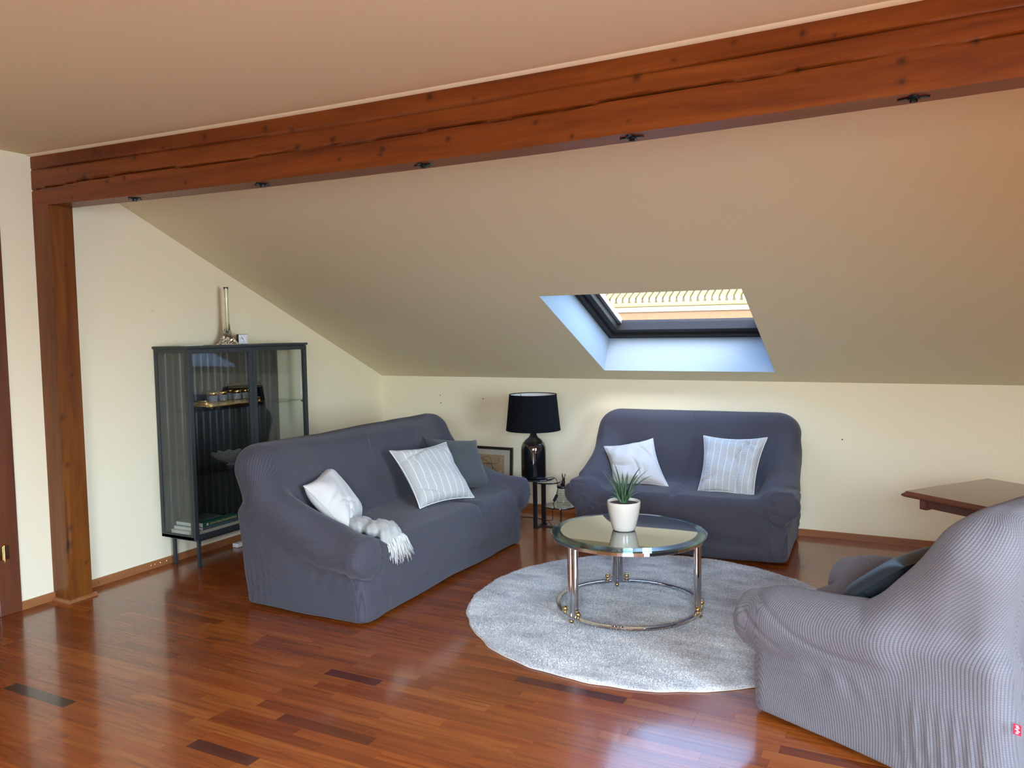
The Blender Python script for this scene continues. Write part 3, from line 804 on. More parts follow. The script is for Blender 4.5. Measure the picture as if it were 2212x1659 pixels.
cushion('cushion', crn((1.56, -1.52, .41), (1.72, -1.10, .405), (1.52, -.95, .70), (1.33, -1.33, .76)), .065, M_pdark, 'plain charcoal cushion behind the woven cushion near the far arm of the long sofa', 3, wr=.3)
cushion('cushion', crn((2.46, -.66, .395), (2.85, -.62, .40), (2.67, -.40, .70), (2.34, -.52, .64)), .06, M_pwhite, 'plain white cushion on the left seat of the two-seater, behind the aloe', 4)
cushion('cushion', crn((3.065, -.69, .395), (3.43, -.69, .385), (3.48, -.48, .755), (3.05, -.46, .745)), .055, M_pwovb, 'pale crinkled striped cushion on the right seat of the two-seater', 5, wr=1.6)
mc = Matrix.Rotation(math.atan2(-.899, -.438), 4, 'Z'); oc = Vector((3.985, -2.481, 0))
def cl(x, y, z): return tuple(oc + mc @ Vector((x, y, z)))
cushion('cushion', [cl(.24, .25, .44), cl(-.18, .25, .44), cl(-.18, .52, .66), cl(.24, .52, .66)], .07, M_psatin, 'glossy dark slate cushion inside the armchair', 6, wr=1.5)

# ------------------------------------------------------------------ throw with fringe
def throw():
    root = thing('throw_blanket', (1.75, -2.5, .43), 'pale grey knitted throw with white tassels bunched beside the sofa arm', 'blanket')
    def ell(X, Y, Z, c, r):
        q_ = np.sqrt(((X-c[0])/r[0])**2+((Y-c[1])/r[1])**2+((Z-c[2])/r[2])**2); return (q_-1)*min(r)
    def f(X, Y, Z):
        a = ell(X, Y, Z, (-.10, .00, .012), (.115, .085, .045))
        b = ell(X, Y, Z, (.065, -.005, .012), (.085, .082, .046))
        c_ = ell(X, Y, Z, (.135, -.01, -.035), (.045, .078, .055))
        v = smin(smin(a, b, .006), c_, .03)
        return v + .005*np.sin(X*48+Y*62+2*np.sin(Y*30))*np.cos(Y*25-X*20) + .0025*np.sin(Y*120+X*40)*np.sin(X*90)
    P, Q = surface_nets(f, (-.25, -.1, -.12), (.25, .09, .12), .007)
    me = np_mesh('knit', P, Q); uv = me.uv_layers.new(name='UVMap'); li = np.zeros(len(me.loops), 'i'); me.loops.foreach_get('vertex_index', li)
    uv.data.foreach_set('uv', (P[:, [0, 2]]*1.5)[li].astype('f').ravel())
    link('knitted_cloth', me, M_throw, root)
    r = random.Random(4); mb = MB()
    for i in range(110):
        k = i/109; y0 = -.075+.135*k + r.uniform(-.004, .004); x0 = .150+.012*math.sin(k*3)+r.uniform(-.008, .012); z0 = -.035+r.uniform(-.02, .02)+.015*(1-abs(2*k-1))
        ln = r.uniform(.085, .125); dy = r.uniform(-.01, .02)+.05*k*k; dx = r.uniform(0, .02)
        pts = [(x0, y0, z0), (x0+.018, y0+dy*.2, z0-.02), (x0+.022+dx*.5, y0+dy*.5, z0-ln*.55), (x0+.018+dx+r.uniform(-.006, .006), y0+dy+r.uniform(-.008, .008), z0-ln)]
        mb.tube(pts, .0026, 5, rr=[.003, .003, .0027, .0018])
    mb.build('fringe', M_fringe, root, smooth=True)['kind'] = 'stuff'
    return root
throw()

# ------------------------------------------------------------------ round rug
def rug():
    cx, cy, Rr = 3.136, -1.89, .992
    root = thing('rug', (cx, cy, 0), 'round mottled light grey pile rug under the coffee table', 'rug')
    mt, nt, b = new_mat('rug_pile')
    c = coords(nt, (1, 2.2, 1)); n1 = noise(nt, c, 3.0, 5, .65, .4); c2 = coords(nt); n2 = noise(nt, c2, 160, 2, .7); 
    col = ramp(nt, n1, [(.32, (.44, .43, .43)), (.5, (.66, .65, .64)), (.68, (.86, .84, .80))])
    col = mixc(nt, mth(nt, 'MULTIPLY_ADD', n2, 4.0, -1.5, True), mixc(nt, 1.0, col, (.46, .46, .47), 'MULTIPLY'), col)
    L(nt, col, b.inputs['Base Color']); b.inputs['Roughness'].default_value = .95; b.inputs['Specular IOR Level'].default_value = .1
    b.inputs['Sheen Weight'].default_value = .3
    bump(nt, b, n2, .6, .006)
    n = 220; vs = []; fs = []; rings = [(.0, .014), (.3, .014), (.6, .014), (.8, .014), (.95, .014), (.985, .0135), (.996, .011), (1.0, .006), (1.0, .0005)]
    wav = lambda a: 1 + .004*math.sin(a*9+1)+.0035*math.sin(a*23)+.002*math.sin(a*41+2)
    for q_, z in rings[1:]:
        for k in range(n):
            a = 2*PI*k/n; w_ = 1+(wav(a)-1)*q_; vs.append((Rr*q_*w_*math.cos(a), Rr*q_*w_*math.sin(a), z + (.002*math.sin(a*11) if .9 < q_ < .999 else 0)))
    for i in range(len(rings)-2):
        for k in range(n): fs.append((i*n+k, (i+1)*n+k, (i+1)*n+(k+1)%n, i*n+(k+1)%n))
    fs.append(tuple(range(n))); 
    MB().add(vs, fs).build('rug_body', mt, root, smooth=True)
    # binding edge
    mb = MB(); pts = [(Rr*1.003*wav(2*PI*k/n)*math.cos(2*PI*k/n), Rr*1.003*wav(2*PI*k/n)*math.sin(2*PI*k/n), .0035) for k in range(n+1)]
    mb.tube(pts, .0032, 6); mb.build('binding', simple('rug_binding', (.55, .52, .45), .9), root, smooth=True)
    # pile tufts
    M_ = 150000; rr = Rr*np.sqrt(rng.random(M_))*.998; th = rng.random(M_)*2*PI
    wv = 1 + .004*np.sin(th*9+1)+.0035*np.sin(th*23)+.002*np.sin(th*41+2)
    x = rr*wv*np.cos(th); y = rr*wv*np.sin(th); hgt = rng.uniform(.004, .008, M_); d = rng.random(M_)*2*PI; wd = .0022
    lean = rng.normal(0, .004, (M_, 2)); z0 = np.where(rr > Rr*.985, .008, .0125)
    outw = np.where(rr > Rr*.975, .004, 0)
    Av = np.stack([x-wd*np.cos(d), y-wd*np.sin(d), z0], 1); Bv = np.stack([x+wd*np.cos(d), y+wd*np.sin(d), z0], 1)
    Cv = np.stack([x+lean[:, 0]+outw*np.cos(th), y+lean[:, 1]+outw*np.sin(th), z0+hgt], 1)
    P = np.stack([Av, Bv, Cv], 1).reshape(-1, 3); Q = np.arange(M_*3).reshape(-1, 3)
    me = np_mesh('pile', P, Q); o = link('pile', me, mt, root); o['kind'] = 'stuff'
rug()

# ------------------------------------------------------------------ coffee table with aloe
def coffee_table():
    cx, cy, zt = 3.03, -1.995, .44
    root = thing('coffee_table', (cx, cy, .012), 'round glass coffee table with chrome tube legs and brass balls on the rug', 'table')
    dz = -.012
    R0 = .406
    MB().lathe([(R0-.052, zt-.012+dz), (R0-.052, zt-.0002+dz), (R0-.006, zt-.005+dz), (R0, zt-.009+dz), (R0, zt-.013+dz), (R0-.004, zt-.0145+dz), (R0-.052, zt-.0145+dz)], 96, closed=False, cap0=False, cap1=False).build('bevelled_rim', M_bevel, root, smooth=False)
    MB().lathe([(.0001, zt-.0145+dz), (R0-.052, zt-.0145+dz), (R0-.052, zt+dz), (.0001, zt+dz)], 96).build('glass_top', M_smoked, root)
    rim = MB().lathe([(.372, zt-.034+dz), (.392, zt-.034+dz), (.392, zt-.0147+dz), (.372, zt-.0147+dz)], 96, closed=True).build('top_ring', M_chrome, root, bevel=.002)
    MB().lathe([(.362, .028), (.384, .028), (.384, .044), (.362, .044)], 96, closed=True).build('base_ring', M_chrome, root, bevel=.003)
    for a in (-121, 119, 4):
        a = math.radians(a); c_, s_ = math.cos(a), math.sin(a)
        leg = MB()
        for k in (-1, 1):
            p = Vector((.360*c_ - k*.0185*s_, .360*s_ + k*.0185*c_, 0))
            leg.lathe([(.0165, .036), (.0165, zt-.034+dz)], 24, p)
        leg.build('leg', M_chrome, root, auto=True)
        bl = []
        for k in (-1, 1):
            p = Vector((.372*c_ - k*.055*s_, .372*s_ + k*.055*c_, .0)) * (1)
            m_ = MB(); m_.sphere((p.x, p.y, .065), .0142, 18); m_.lathe([(.007, .043), (.007, .053)], 14, (p.x, p.y, 0)); m_.build('brass_ball', M_brass, root, smooth=True)
        m_ = MB(); m_.sphere((.373*c_, .373*s_, .0155), .0125, 18); m_.build('ball_foot', M_brass, root, smooth=True)
    return root
coffee_table()
def aloe():
    x, y, z = 3.010, -2.005, .4402
    root = thing('potted_aloe', (x, y, z), 'spiky green aloe in a glossy white pot on the glass coffee table', 'plant')
    pr = [(.0001, .001), (.058, .001), (.063, .005), (.068, .02), (.086, .09), (.0925, .125), (.0935, .150), (.0915, .154), (.0885, .152), (.0875, .130), (.082, .10), (.0001, .10)]
    pr = [(a_*.93, b_) for a_, b_ in pr]; MB().lathe(pr, 56).build('pot', M_pot, root, smooth=True)
    MB().lathe([(.0001, .143), (.04, .144), (.0805, .140), (.0805, .125), (.0001, .125)], 40).build('soil', M_soil, root, smooth=True)
    mt, nt, b = new_mat('aloe_leaf'); c = coords(nt); v = N(nt, 'ShaderNodeTexVoronoi'); v.inputs['Scale'].default_value = 170; L(nt, c, v.inputs['Vector'])
    spot = mth(nt, 'LESS_THAN', v.outputs['Distance'], .22); n1 = noise(nt, c, 14, 3)
    col = mixc(nt, n1, (.035, .085, .045), (.085, .16, .075)); col = mixc(nt, mth(nt, 'MULTIPLY', spot, .8), col, (.42, .50, .38))
    L(nt, col, b.inputs['Base Color']); b.inputs['Roughness'].default_value = .4
    r = random.Random(11)
    # tip offset sideways, tip offset in depth, tip height, bow (how far the middle bulges upward)
    leaves = [(-.125, -.01, .185, .05), (-.098, .05, .172, .10), (-.066, -.03, .19, .10), (-.045, .04, .205, .12), (.000, .05, .155, .1), (.020, -.02, .172, .12), (.032, .05, .145, .1),
              (.100, .04, .182, .30), (.122, -.02, .172, .32), (.092, .06, .142, .35), (.152, .01, .142, .42), (.085, -.06, .115, .35), (.095, .03, .055, .6), (-.080, -.03, .045, .6),
              (-.10, -.04, .085, .35), (-.03, -.09, .09, .3), (.03, -.10, .07, .4), (.03, .10, .10, .3), (-.05, .10, .12, .2), (.012, -.055, .12, .1), (-.03, -.06, .13, .1)]
    Rv = Vector((.889, .457, 0)); Dv = Vector((-.457, .889, 0)); n = 11
    for tx, td, th_, bow in leaves:
        hd_ = Rv*tx + Dv*td; hz = hd_.normalized(); side = Vector((-hz.y, hz.x, 0)); base = hz*.012 + Vector((0, 0, .138)); th_ *= 1.08
        tip = hd_ + Vector((0, 0, .130+th_)); mid = base.lerp(tip, .45) + Vector((0, 0, th_*bow*.7+.012)) - hz*.012
        vs = []; pts = []
        for i in range(n+1):
            t = i/n; pos = base*(1-t)**2 + mid*2*t*(1-t) + tip*t*t; d = ((mid-base)*(1-t) + (tip-mid)*t).normalized()
            w_ = .0122*(1-t)**.8*(.8+.2*min(1, t*4)) + .0005; nn = side.cross(d); 
            if nn.z < 0: nn = -nn
            th = w_*.45
            vs += [pos-side*w_+nn*th*.5, pos-nn*th, pos+side*w_+nn*th*.5, pos+nn*th*.1]
            pts.append((pos.copy(), w_, nn, d))
        mb = MB(); fs = [(i*4+k, i*4+(k+1)%4, i*4+4+(k+1)%4, i*4+4+k) for i in range(n) for k in range(4)] + [(3,2,1,0), tuple(n*4+k for k in range(4))]
        mb.add(vs, fs)
        for i in range(1, n-1):
            for f_ in (0, .5):
                p, w_, nn, d = pts[i]; p2, w2, _, _ = pts[i+1]; pp = p.lerp(p2, f_); ww = w_+(w2-w_)*f_
                for sg in (-1, 1):
                    q0 = pp+side*sg*ww*.95+nn*ww*.15; mb.add([q0-d*.0016, q0+d*.0016, q0+side*sg*.0038+d*.0012, q0+nn*.0012], [(0, 1, 2), (0, 2, 3), (1, 3, 2)])
        mb.build('leaf', mt, root, smooth=True)
aloe()

# ------------------------------------------------------------------ nest of side tables, lamp, jar, cord
def side_tables():
    root = thing('side_table', (1.82, -.52, 0), 'black three-tier side table with round glass shelves between the two sofas', 'side table')
    ox, oy = 1.82, -.52
    tops = [(1.795, -.545, .375, .150), (1.835, -.42, .330, .112), (1.985, -.50, .168, .122)]
    for (x, y, z, r_) in tops:
        MB().lathe([(.0001, -.004), (r_-.002, -.004), (r_, -.002), (r_, .003), (r_-.002, .005), (.0001, .005)], 56, (x-ox, y-oy, z)).build('glass_shelf', M_blkglass, root, auto=True)
        MB().lathe([(.03, -.012), (.03, -.004)], 24, (x-ox, y-oy, z)).build('shelf_mount', M_black, root, auto=True)
    MB().box((-.022, -.074, .004), (.012, -.064, .371)).build('leg', M_black, root, bevel=.001)
    MB().box((-.035+.0, .10, .004), (.002, .11, .326)).build('leg', M_black, root, bevel=.001)
    MB().lathe([(.006, .004), (.006, .160)], 12, (.165, .02, 0)).build('leg', M_black, root, auto=True)
    b = MB(); b.box((-.022, -.074, 0), (.012, .11, .006)); b.add([(0, -.01, .0), (.175, .005, .0), (.175, .035, 0), (0, .03, 0), (0, -.01, .006), (.175, .005, .006), (.175, .035, .006), (0, .03, .006)], [(0,3,2,1), (4,5,6,7), (0,1,5,4), (1,2,6,5), (2,3,7,6), (3,0,4,7)])
    b.build('base_plate', M_black, root)
    return root
side_tables()
lamp = thing('table_lamp', (1.788, -.55, .3805), 'table lamp with black drum shade and glossy black bottle base', 'lamp')
MB().lathe([(.0001, 0), (.086, 0), (.093, .006), (.095, .02), (.095, .20), (.093, .235), (.082, .265), (.060, .288), (.036, .305), (.026, .325), (.024, .365), (.0001, .366)], 56).build('bottle_base', M_blackgl, lamp, smooth=True)
MB().lathe([(.015, .366), (.015, .43)], 20).build('lamp_socket', M_black, lamp, auto=True)
sh = MB().lathe([(.205, .362), (.178, .628)], 72, cap0=False, cap1=False).lathe([(.203, .362), (.176, .628)], 72, mi=1, cap0=False, cap1=False)
sh.f = sh.f[:72] + [tuple(reversed(f_)) for f_ in sh.f[72:]]
sh.build('lamp_shade', [M_shade, M_shadein], lamp, auto=True)
h = MB(); h.lathe([(.2035, .360), (.2065, .360), (.2065, .366), (.2035, .366)], 72, closed=True); h.build('shade_ring', M_shade, lamp); h = MB(); h.lathe([(.1755, .624), (.1795, .624), (.1795, .630), (.1755, .630)], 72, closed=True); h.build('shade_ring', M_shade, lamp)
h = MB()
for k in range(3):
    a = 2*PI*k/3+.5; h.tube([(0, 0, .43), (.177*math.cos(a), .177*math.sin(a), .618)], .0022, 6)
h.build('shade_spider', M_black, lamp)
MB().sphere((0, 0, .47), .03, 18, sc=(1, 1, 1.25)).build('bulb', M_white, lamp, smooth=True)
def curve_pts(P, n=10):
    P = [Vector(p) for p in P]; out = []
    for i in range(len(P)-1):
        p0, p1, p2, p3 = P[max(i-1, 0)], P[i], P[i+1], P[min(i+2, len(P)-1)]
        for k in range(n):
            t = k/n; out.append(.5*((2*p1)+(-p0+p2)*t+(2*p0-5*p1+4*p2-p3)*t*t+(-p0+3*p1-3*p2+p3)*t**3))
    return out+[P[-1]]
cd = thing('lamp_cord', (1.9, -.52, .39), 'thin black cord with inline switch hanging from the side table', 'cord')
pts = curve_pts([(1.865, -.60, .3835), (1.895, -.55, .3845), (1.905, -.575, .386), (1.925, -.52, .3855), (1.952, -.51, .372), (1.962, -.505, .33), (1.960, -.50, .28), (1.945, -.50, .235), (1.925, -.49, .195), (1.90, -.47, .12), (1.88, -.42, .04), (1.80, -.33, .0035), (1.70, -.30, .0035), (1.62, -.29, .0035), (1.55, -.31, .0035), (1.47, -.25, .0035)], 8)
MB().tube([Vector(p)-Vector((1.9, -.52, .39)) for p in pts], .0026, 7).build('cable', M_black, cd, smooth=True)
sw = MB().box((-.011, -.011, -.03), (.011, .011, .03)).build('switch', M_black, cd, (.042, .02, -.165), (.0, .45, .2), bevel=.006)
jar = thing('glass_jar', (2.008, -.50, .1732), 'ribbed clear glass jar with black lid topped by a small black figure', 'jar')
MB().lathe([(.0001, .001), (.046, .001), (.052, .006), (.054, .02), (.054, .10), (.050, .118), (.044, .126), (.044, .134)], 48, cap1=False).build('jar_body', M_jar, jar, smooth=True)
g = MB()
for k in range(5): g.lathe([(.0535, .03+.016*k), (.0555, .034+.016*k), (.0535, .038+.016*k)], 40, cap0=False, cap1=False)
g.build('embossed_rings', M_jar, jar, smooth=True)
MB().lathe([(.0001, .134), (.048, .134), (.049, .138), (.049, .148), (.046, .152), (.0001, .154)], 40).build('lid', M_black, jar, auto=True)
fg = MB(); fg.sphere((0, 0, .175), .016, 14, sc=(.8, 1, 1.5)); fg.sphere((.004, -.004, .203), .011, 12); fg.tube([(-.004, 0, .21), (-.010, .002, .228), (-.008, .004, .246)], .004, 6, rr=[.004, .0045, .001]); fg.tube([(.008, 0, .21), (.014, .002, .228), (.012, .004, .243)], .004, 6, rr=[.004, .0045, .001])
for sx in (-1, 1): fg.tube([(sx*.007, -.004, .152), (sx*.008, -.006, .17)], .006, 8)
fg.sphere((-.016, 0, .16), .008, 10, sc=(1.4, 1, .8))
fg.build('lid_figure', M_black, jar, smooth=True)
# picture leaning behind the sofa
pic = thing('framed_picture', (1.10, -.035, 0), 'black framed line drawing on cream paper leaning on the wall behind the sofa', 'picture', rz=0)
pic.rotation_euler = (math.radians(-3.5), 0, 0); pic.location = (1.10, -.062, .002)
pf = MB()
for a_, b_ in (((-.245, -.01, 0), (-.222, .012, .507)), ((.222, -.01, 0), (.245, .012, .507)), ((-.222, -.01, 0), (.222, .012, .023)), ((-.222, -.01, .484), (.222, .012, .507))): pf.box(a_, b_)
pf.build('picture_frame', M_frameblk, pic, bevel=.002)
MB().box((-.222, .0, .023), (.222, .006, .484)).build('mount', M_mat, pic)
MB().box((-.165, -.002, .08), (.165, .0, .44)).build('drawing_paper', simple('ochre_paper', (.50, .36, .20), .8, nscale=9, var=.2), pic)
r = random.Random(9); dl = MB()
for k in range(16):
    p = Vector((r.uniform(-.02, .08), -.003, r.uniform(.24, .36))); pts = [p.copy()]; a = r.uniform(0, 6.28)
    for _ in range(9):
        a += r.uniform(-.2, .8); p = p + Vector((math.cos(a), 0, math.sin(a)))*.02; p.x = max(-.15, min(.15, p.x)); p.z = max(.1, min(.42, p.z)); pts.append(p.copy())
    dl.tube(curve_pts(pts, 3), .0012, 4)
dl.build('ink_drawing', M_ink, pic)
MB().box((-.222, -.006, .023), (.222, -.004, .484)).build('picture_glass', M_pane, pic)

# ------------------------------------------------------------------ display cabinet
def cabinet():
    y0, y1, x0, x1, z0, z1 = -2.435, -1.357, .008, .318, .192, 1.41
    root = thing('display_cabinet', (.16, (y0+y1)/2, 0), 'tall dark metal display cabinet with glass doors on thin legs against the left wall', 'cabinet')
    def P(x, y, z): return (x-.16, y-(y0+y1)/2, z)
    def bx(mb, a, b): return mb.box(P(*a), P(*b))
    t = .030
    bx(MB(), (x0-.008, y0-.008, z1-.002), (x1+.008, y1+.008, z1+.014)).build('top_panel', M_metalD, root, bevel=.002)
    bx(MB(), (x0, y0, z0), (x1-.018, y1, z0+.02)).build('bottom_panel', M_metalD, root, bevel=.001)
    # two side frames with panes
    for yy, nm in ((y0, 'near'), (y1-.014, 'far')):
        f = MB()
        bx(f, (x0, yy, z0), (x0+.022, yy+.014, z1-.002)); bx(f, (x1-.018-.022, yy, z0), (x1-.018, yy+.014, z1-.002)); bx(f, (x0+.022, yy, z0), (x1-.04, yy+.014, z0+.028)); bx(f, (x0+.022, yy, z1-.03), (x1-.04, yy+.014, z1-.002))
        fo = f.build('side_frame', M_metalD, root, bevel=.001)
        bx(MB(), (x0+.022, yy+.005, z0+.028), (x1-.04, yy+.009, z1-.03)).build('side_pane', M_sidepane, fo)
    # corrugated back panel
    vs = []; fs = []; n = 0; y = y0+.016; k = 0; prof = []
    while y < y1-.016:
        for dy, dx in ((0, 0), (.010, .005), (.029, .005), (.039, 0)):
            if y+dy < y1-.014: prof.append((y+dy, x0+.004+dx))
        y += .058
    prof.append((y1-.014, x0+.004))
    for (yy, xx) in prof: vs += [P(xx, yy, z0+.02), P(xx, yy, z1-.002)]
    fs = [(2*i, 2*i+2, 2*i+3, 2*i+1) for i in range(len(prof)-1)]
    bk = MB().add(vs, fs).build('back_panel', M_back, root); s_ = bk.modifiers.new('s', 'SOLIDIFY'); s_.thickness = .002
    # doors
    ym = (y0+y1)/2; xd0, xd1 = x1-.016, x1
    for a, b in ((y0, ym-.002), (ym+.002, y1)):
        f = MB(); bx(f, (xd0, a, z0), (xd1, a+t, z1-.004)); bx(f, (xd0, b-t, z0), (xd1, b, z1-.004)); bx(f, (xd0, a+t, z0), (xd1, b-t, z0+t)); bx(f, (xd0, a+t, z1-.004-t), (xd1, b-t, z1-.004))
        fo = f.build('door', M_metalD, root, bevel=.0015)
        bx(MB(), (xd0+.006, a+t, z0+t), (xd0+.010, b-t, z1-.004-t)).build('door_pane', M_doorpane, fo)
    for z in (.594, 1.0):
        bx(MB(), (x0+.02, y0+.02, z), (xd0-.01, y1-.02, z+.006)).build('glass_shelf', M_shelfglass, root)
        for yy in (y0+.014, y1-.024):
            for xx in (x0+.03, xd0-.03): bx(MB(), (xx, yy, z-.012), (xx+.01, yy+.010, z)).build('shelf_clip', M_metalD, root)
    # stand: rails with four legs
    b = MB(); 
    bx(b, (.03, y0+.05, z0-.022), (.05, y1-.05, z0)); bx(b, (.262, y0+.05, z0-.022), (.282, y1-.05, z0)); bx(b, (.05, y0+.05, z0-.022), (.262, y0+.07, z0)); bx(b, (.05, y1-.07, z0-.022), (.262, y1-.05, z0))
    b.build('stand_rail', M_metalD, root)
    for xx in (.04, .262):
        for yy in (y0+.052, y1-.072): bx(MB(), (xx, yy, 0), (xx+.020, yy+.020, z0-.02)).build('leg', M_metalD, root, bevel=.002)
    return root
cabinet()
# things on top
vz = thing('glass_vase', (.14, -1.94, 1.4242), 'tall slender clear glass vase with flared foot on top of the cabinet', 'vase')
n = 48; pr = [(.070, .0), (.060, .010), (.045, .028), (.030, .062), (.021, .11), (.017, .17), (.0145, .24), (.0135, .32), (.0150, .38), (.0165, .392)]
pri = [(.0135, .392), (.0115, .36), (.0100, .28), (.0105, .18), (.0110, .10), (.0001, .07)]
vs = []
for i, (rr_, z) in enumerate(pr+pri):
    for k in range(n):
        a = 2*PI*k/n; fl = 1 + (.22*math.cos(a*7)*max(0, 1-z/.09) if i < len(pr) else 0); vs.append((rr_*fl*math.cos(a), rr_*fl*math.sin(a), z))
m_ = len(pr+pri); fs = [(i*n+k, i*n+(k+1)%n, (i+1)*n+(k+1)%n, (i+1)*n+k) for i in range(m_-1) for k in range(n)] + [tuple(range(n-1, -1, -1))]
MB().add(vs, fs).build('vase_body', M_vase, vz, smooth=True)
ck = thing('alarm_clock', (.17, -1.84, 1.4242), 'small square black and white alarm clock beside the glass vase', 'clock', rz=math.radians(78))
MB().box((-.036, -.012, 0), (.036, .020, .070)).build('clock_case', M_black, ck, bevel=.007)
MB().box((-.033, -.014, .003), (.033, -.0121, .067)).build('clock_bezel', M_white, ck, bevel=.0008)
MB().box((-.028, -.0152, .008), (.028, -.0141, .062)).build('dial', M_clockface, ck)
hd = MB()
hd.add([(-.0012, -.0158, .035), (.0012, -.0158, .035), (.006, -.0158, .014), (.004, -.0158, .014)], [(0, 1, 2, 3)])
hd.add([(-.0015, -.0159, .034), (.0015, -.0159, .036), (-.012, -.0159, .051), (-.014, -.0159, .049)], [(0, 1, 2, 3)])
hd.add([(-.001, -.016, .034), (.001, -.016, .036), (-.019, -.016, .043), (-.0195, -.016, .042)], [(0, 1, 2, 3)])
hh_ = hd.build('clock_hands', M_ink, ck); s_ = hh_.modifiers.new('s', 'SOLIDIFY'); s_.thickness = .0006
mk = MB()
for k in range(12):
    a = PI/6*k; dx, dz_ = math.sin(a), math.cos(a); s2 = 1/max(abs(dx), abs(dz_)); px_, pz_ = dx*.023*min(s2, 1.25), .035+dz_*.023*min(s2, 1.25)
    mk.box((px_-.0016, -.0158, pz_-.002), (px_+.0016, -.0152, pz_+.002))
mk.build('hour_marks', M_ink, ck)
rm = thing('folded_paper', (.20, -2.30, 1.4242), 'flat white folded paper lying at the left end of the cabinet top', 'paper')
MB().box((-.02, -.075, 0), (.02, .075, .006)).build('paper_sheet', M_white, rm, bevel=.001)
# tray with tumblers on the upper glass shelf
ty = thing('serving_tray', (.165, -1.99, 1.0062), 'gold gallery tray carrying gilt tumblers on the upper glass shelf', 'tray')
tr = MB().box((-.085, -.235, .010), (.085, .235, .016)); tr.build('tray_plate', M_gold, ty, bevel=.003)
g = MB(); pts_r = []
def rr_path(hx, hy, r_, n_=6):
    out = []
    for cx_, cy_, a0 in ((hx-r_, hy-r_, 0), (-hx+r_, hy-r_, 90), (-hx+r_, -hy+r_, 180), (hx-r_, -hy+r_, 270)):
        for k in range(n_+1):
            a = math.radians(a0+90*k/n_); out.append((cx_+r_*math.cos(a), cy_+r_*math.sin(a)))
    return out
pp = rr_path(.086, .236, .03); pp.append(pp[0])
for z in (.016, .046): g.tube([(x, y, z) for x, y in pp], .0028, 6)
gl = 0
for i in range(len(pp)-1):
    a, b = Vector((*pp[i], 0)), Vector((*pp[i+1], 0)); d = (b-a).length; ns = max(1, int(d/.010))
    for k in range(ns):
        p = a.lerp(b, k/ns); q_ = a.lerp(b, (k+.5)/ns)
        g.tube([(p.x, p.y, .017), (q_.x, q_.y, .031), (p.x, p.y, .045)], .0016, 4)
g.build('gallery_rail', M_gold, ty)
for sx in (-1, 1):
    for sy in (-1, 1): MB().lathe([(.004, 0), (.009, .004), (.006, .010)], 12, (sx*.07, sy*.2, 0)).build('tray_foot', M_gold, ty)
tg = thing('tumbler', (0, 0, 0), '', 'glass', 'gilt-rimmed tumblers on the tray')
pr = [(.0001, 0), (.026, 0), (.0265, .004), (.029, .072), (.0295, .094), (.0275, .094), (.0265, .07), (.0245, .010), (.0001, .008)]
MB().lathe(pr[:4]+pr[6:], 20).build('tumbler_body', M_crystal, tg)
MB().lathe([(.0292, .071), (.0299, .095), (.0275, .095), (.0268, .071)], 24, closed=True).build('gilt_band', M_gold, tg, smooth=True)
k = 0
lbs = ['front row, at the left end of the gold tray', 'front row, second from the left on the gold tray', 'front row, third from the left on the gold tray', 'front row, at the right end of the gold tray',
       'back row, at the left end of the gold tray', 'back row, second from the left on the gold tray', 'back row, third from the left on the gold tray', 'back row, at the right end of the gold tray']
for xx, ysx in ((.215, (-2.155, -2.075, -1.95, -1.87)), (.135, (-2.10, -2.02, -1.93, -1.84))):
    for yy in ysx:
        o = tg if k == 0 else copy_tree(tg); o.location = (xx, yy, 1.0224); o['label'] = 'cut crystal tumbler with gilt rim, '+lbs[k]; k += 1
up = thing('standing_tray', (.075, -1.73, 1.0062), 'black round-topped tray standing upright behind the tumblers', 'tray')
pp = [(-.18, 0), (.18, 0), (.165, .10), (.155, .135), (.13, .147), (-.13, .147), (-.155, .135), (-.165, .10)]; n = len(pp)
MB().add([(0, y, z) for y, z in pp]+[(.008, y, z) for y, z in pp], [tuple(range(n-1, -1, -1)), tuple(range(n, 2*n))]+[(i, (i+1)%n, n+(i+1)%n, n+i) for i in range(n)]).build('tray_panel', M_blackgl, up, rot=(0, -.12, 0), bevel=.002)
# crystal bowl on the middle shelf
bo = thing('crystal_bowl', (.17, -1.98, .6002), 'wide cut crystal bowl on the middle shelf, half hidden by the sofa back', 'bowl')
n = 60; pr = [(.035, 0), (.04, .004), (.02, .014), (.05, .024), (.10, .046), (.135, .072), (.145, .086)]; pri = [(.141, .086), (.128, .070), (.09, .046), (.0001, .030)]
vs = []
for i, (rr_, z) in enumerate(pr+pri):
    for k in range(n):
        a = 2*PI*k/n; w_ = 1+.04*math.cos(a*12)*(z > .05); vs.append((rr_*w_*math.cos(a)*.78, rr_*w_*math.sin(a), z+.006*math.cos(a*12)*(z > .08)))
m_ = len(pr+pri)
MB().add(vs, [(i*n+k, i*n+(k+1)%n, (i+1)*n+(k+1)%n, (i+1)*n+k) for i in range(m_-1) for k in range(n)]+[tuple(range(n-1, -1, -1))]).build('bowl_body', M_crystal, bo, auto=True)
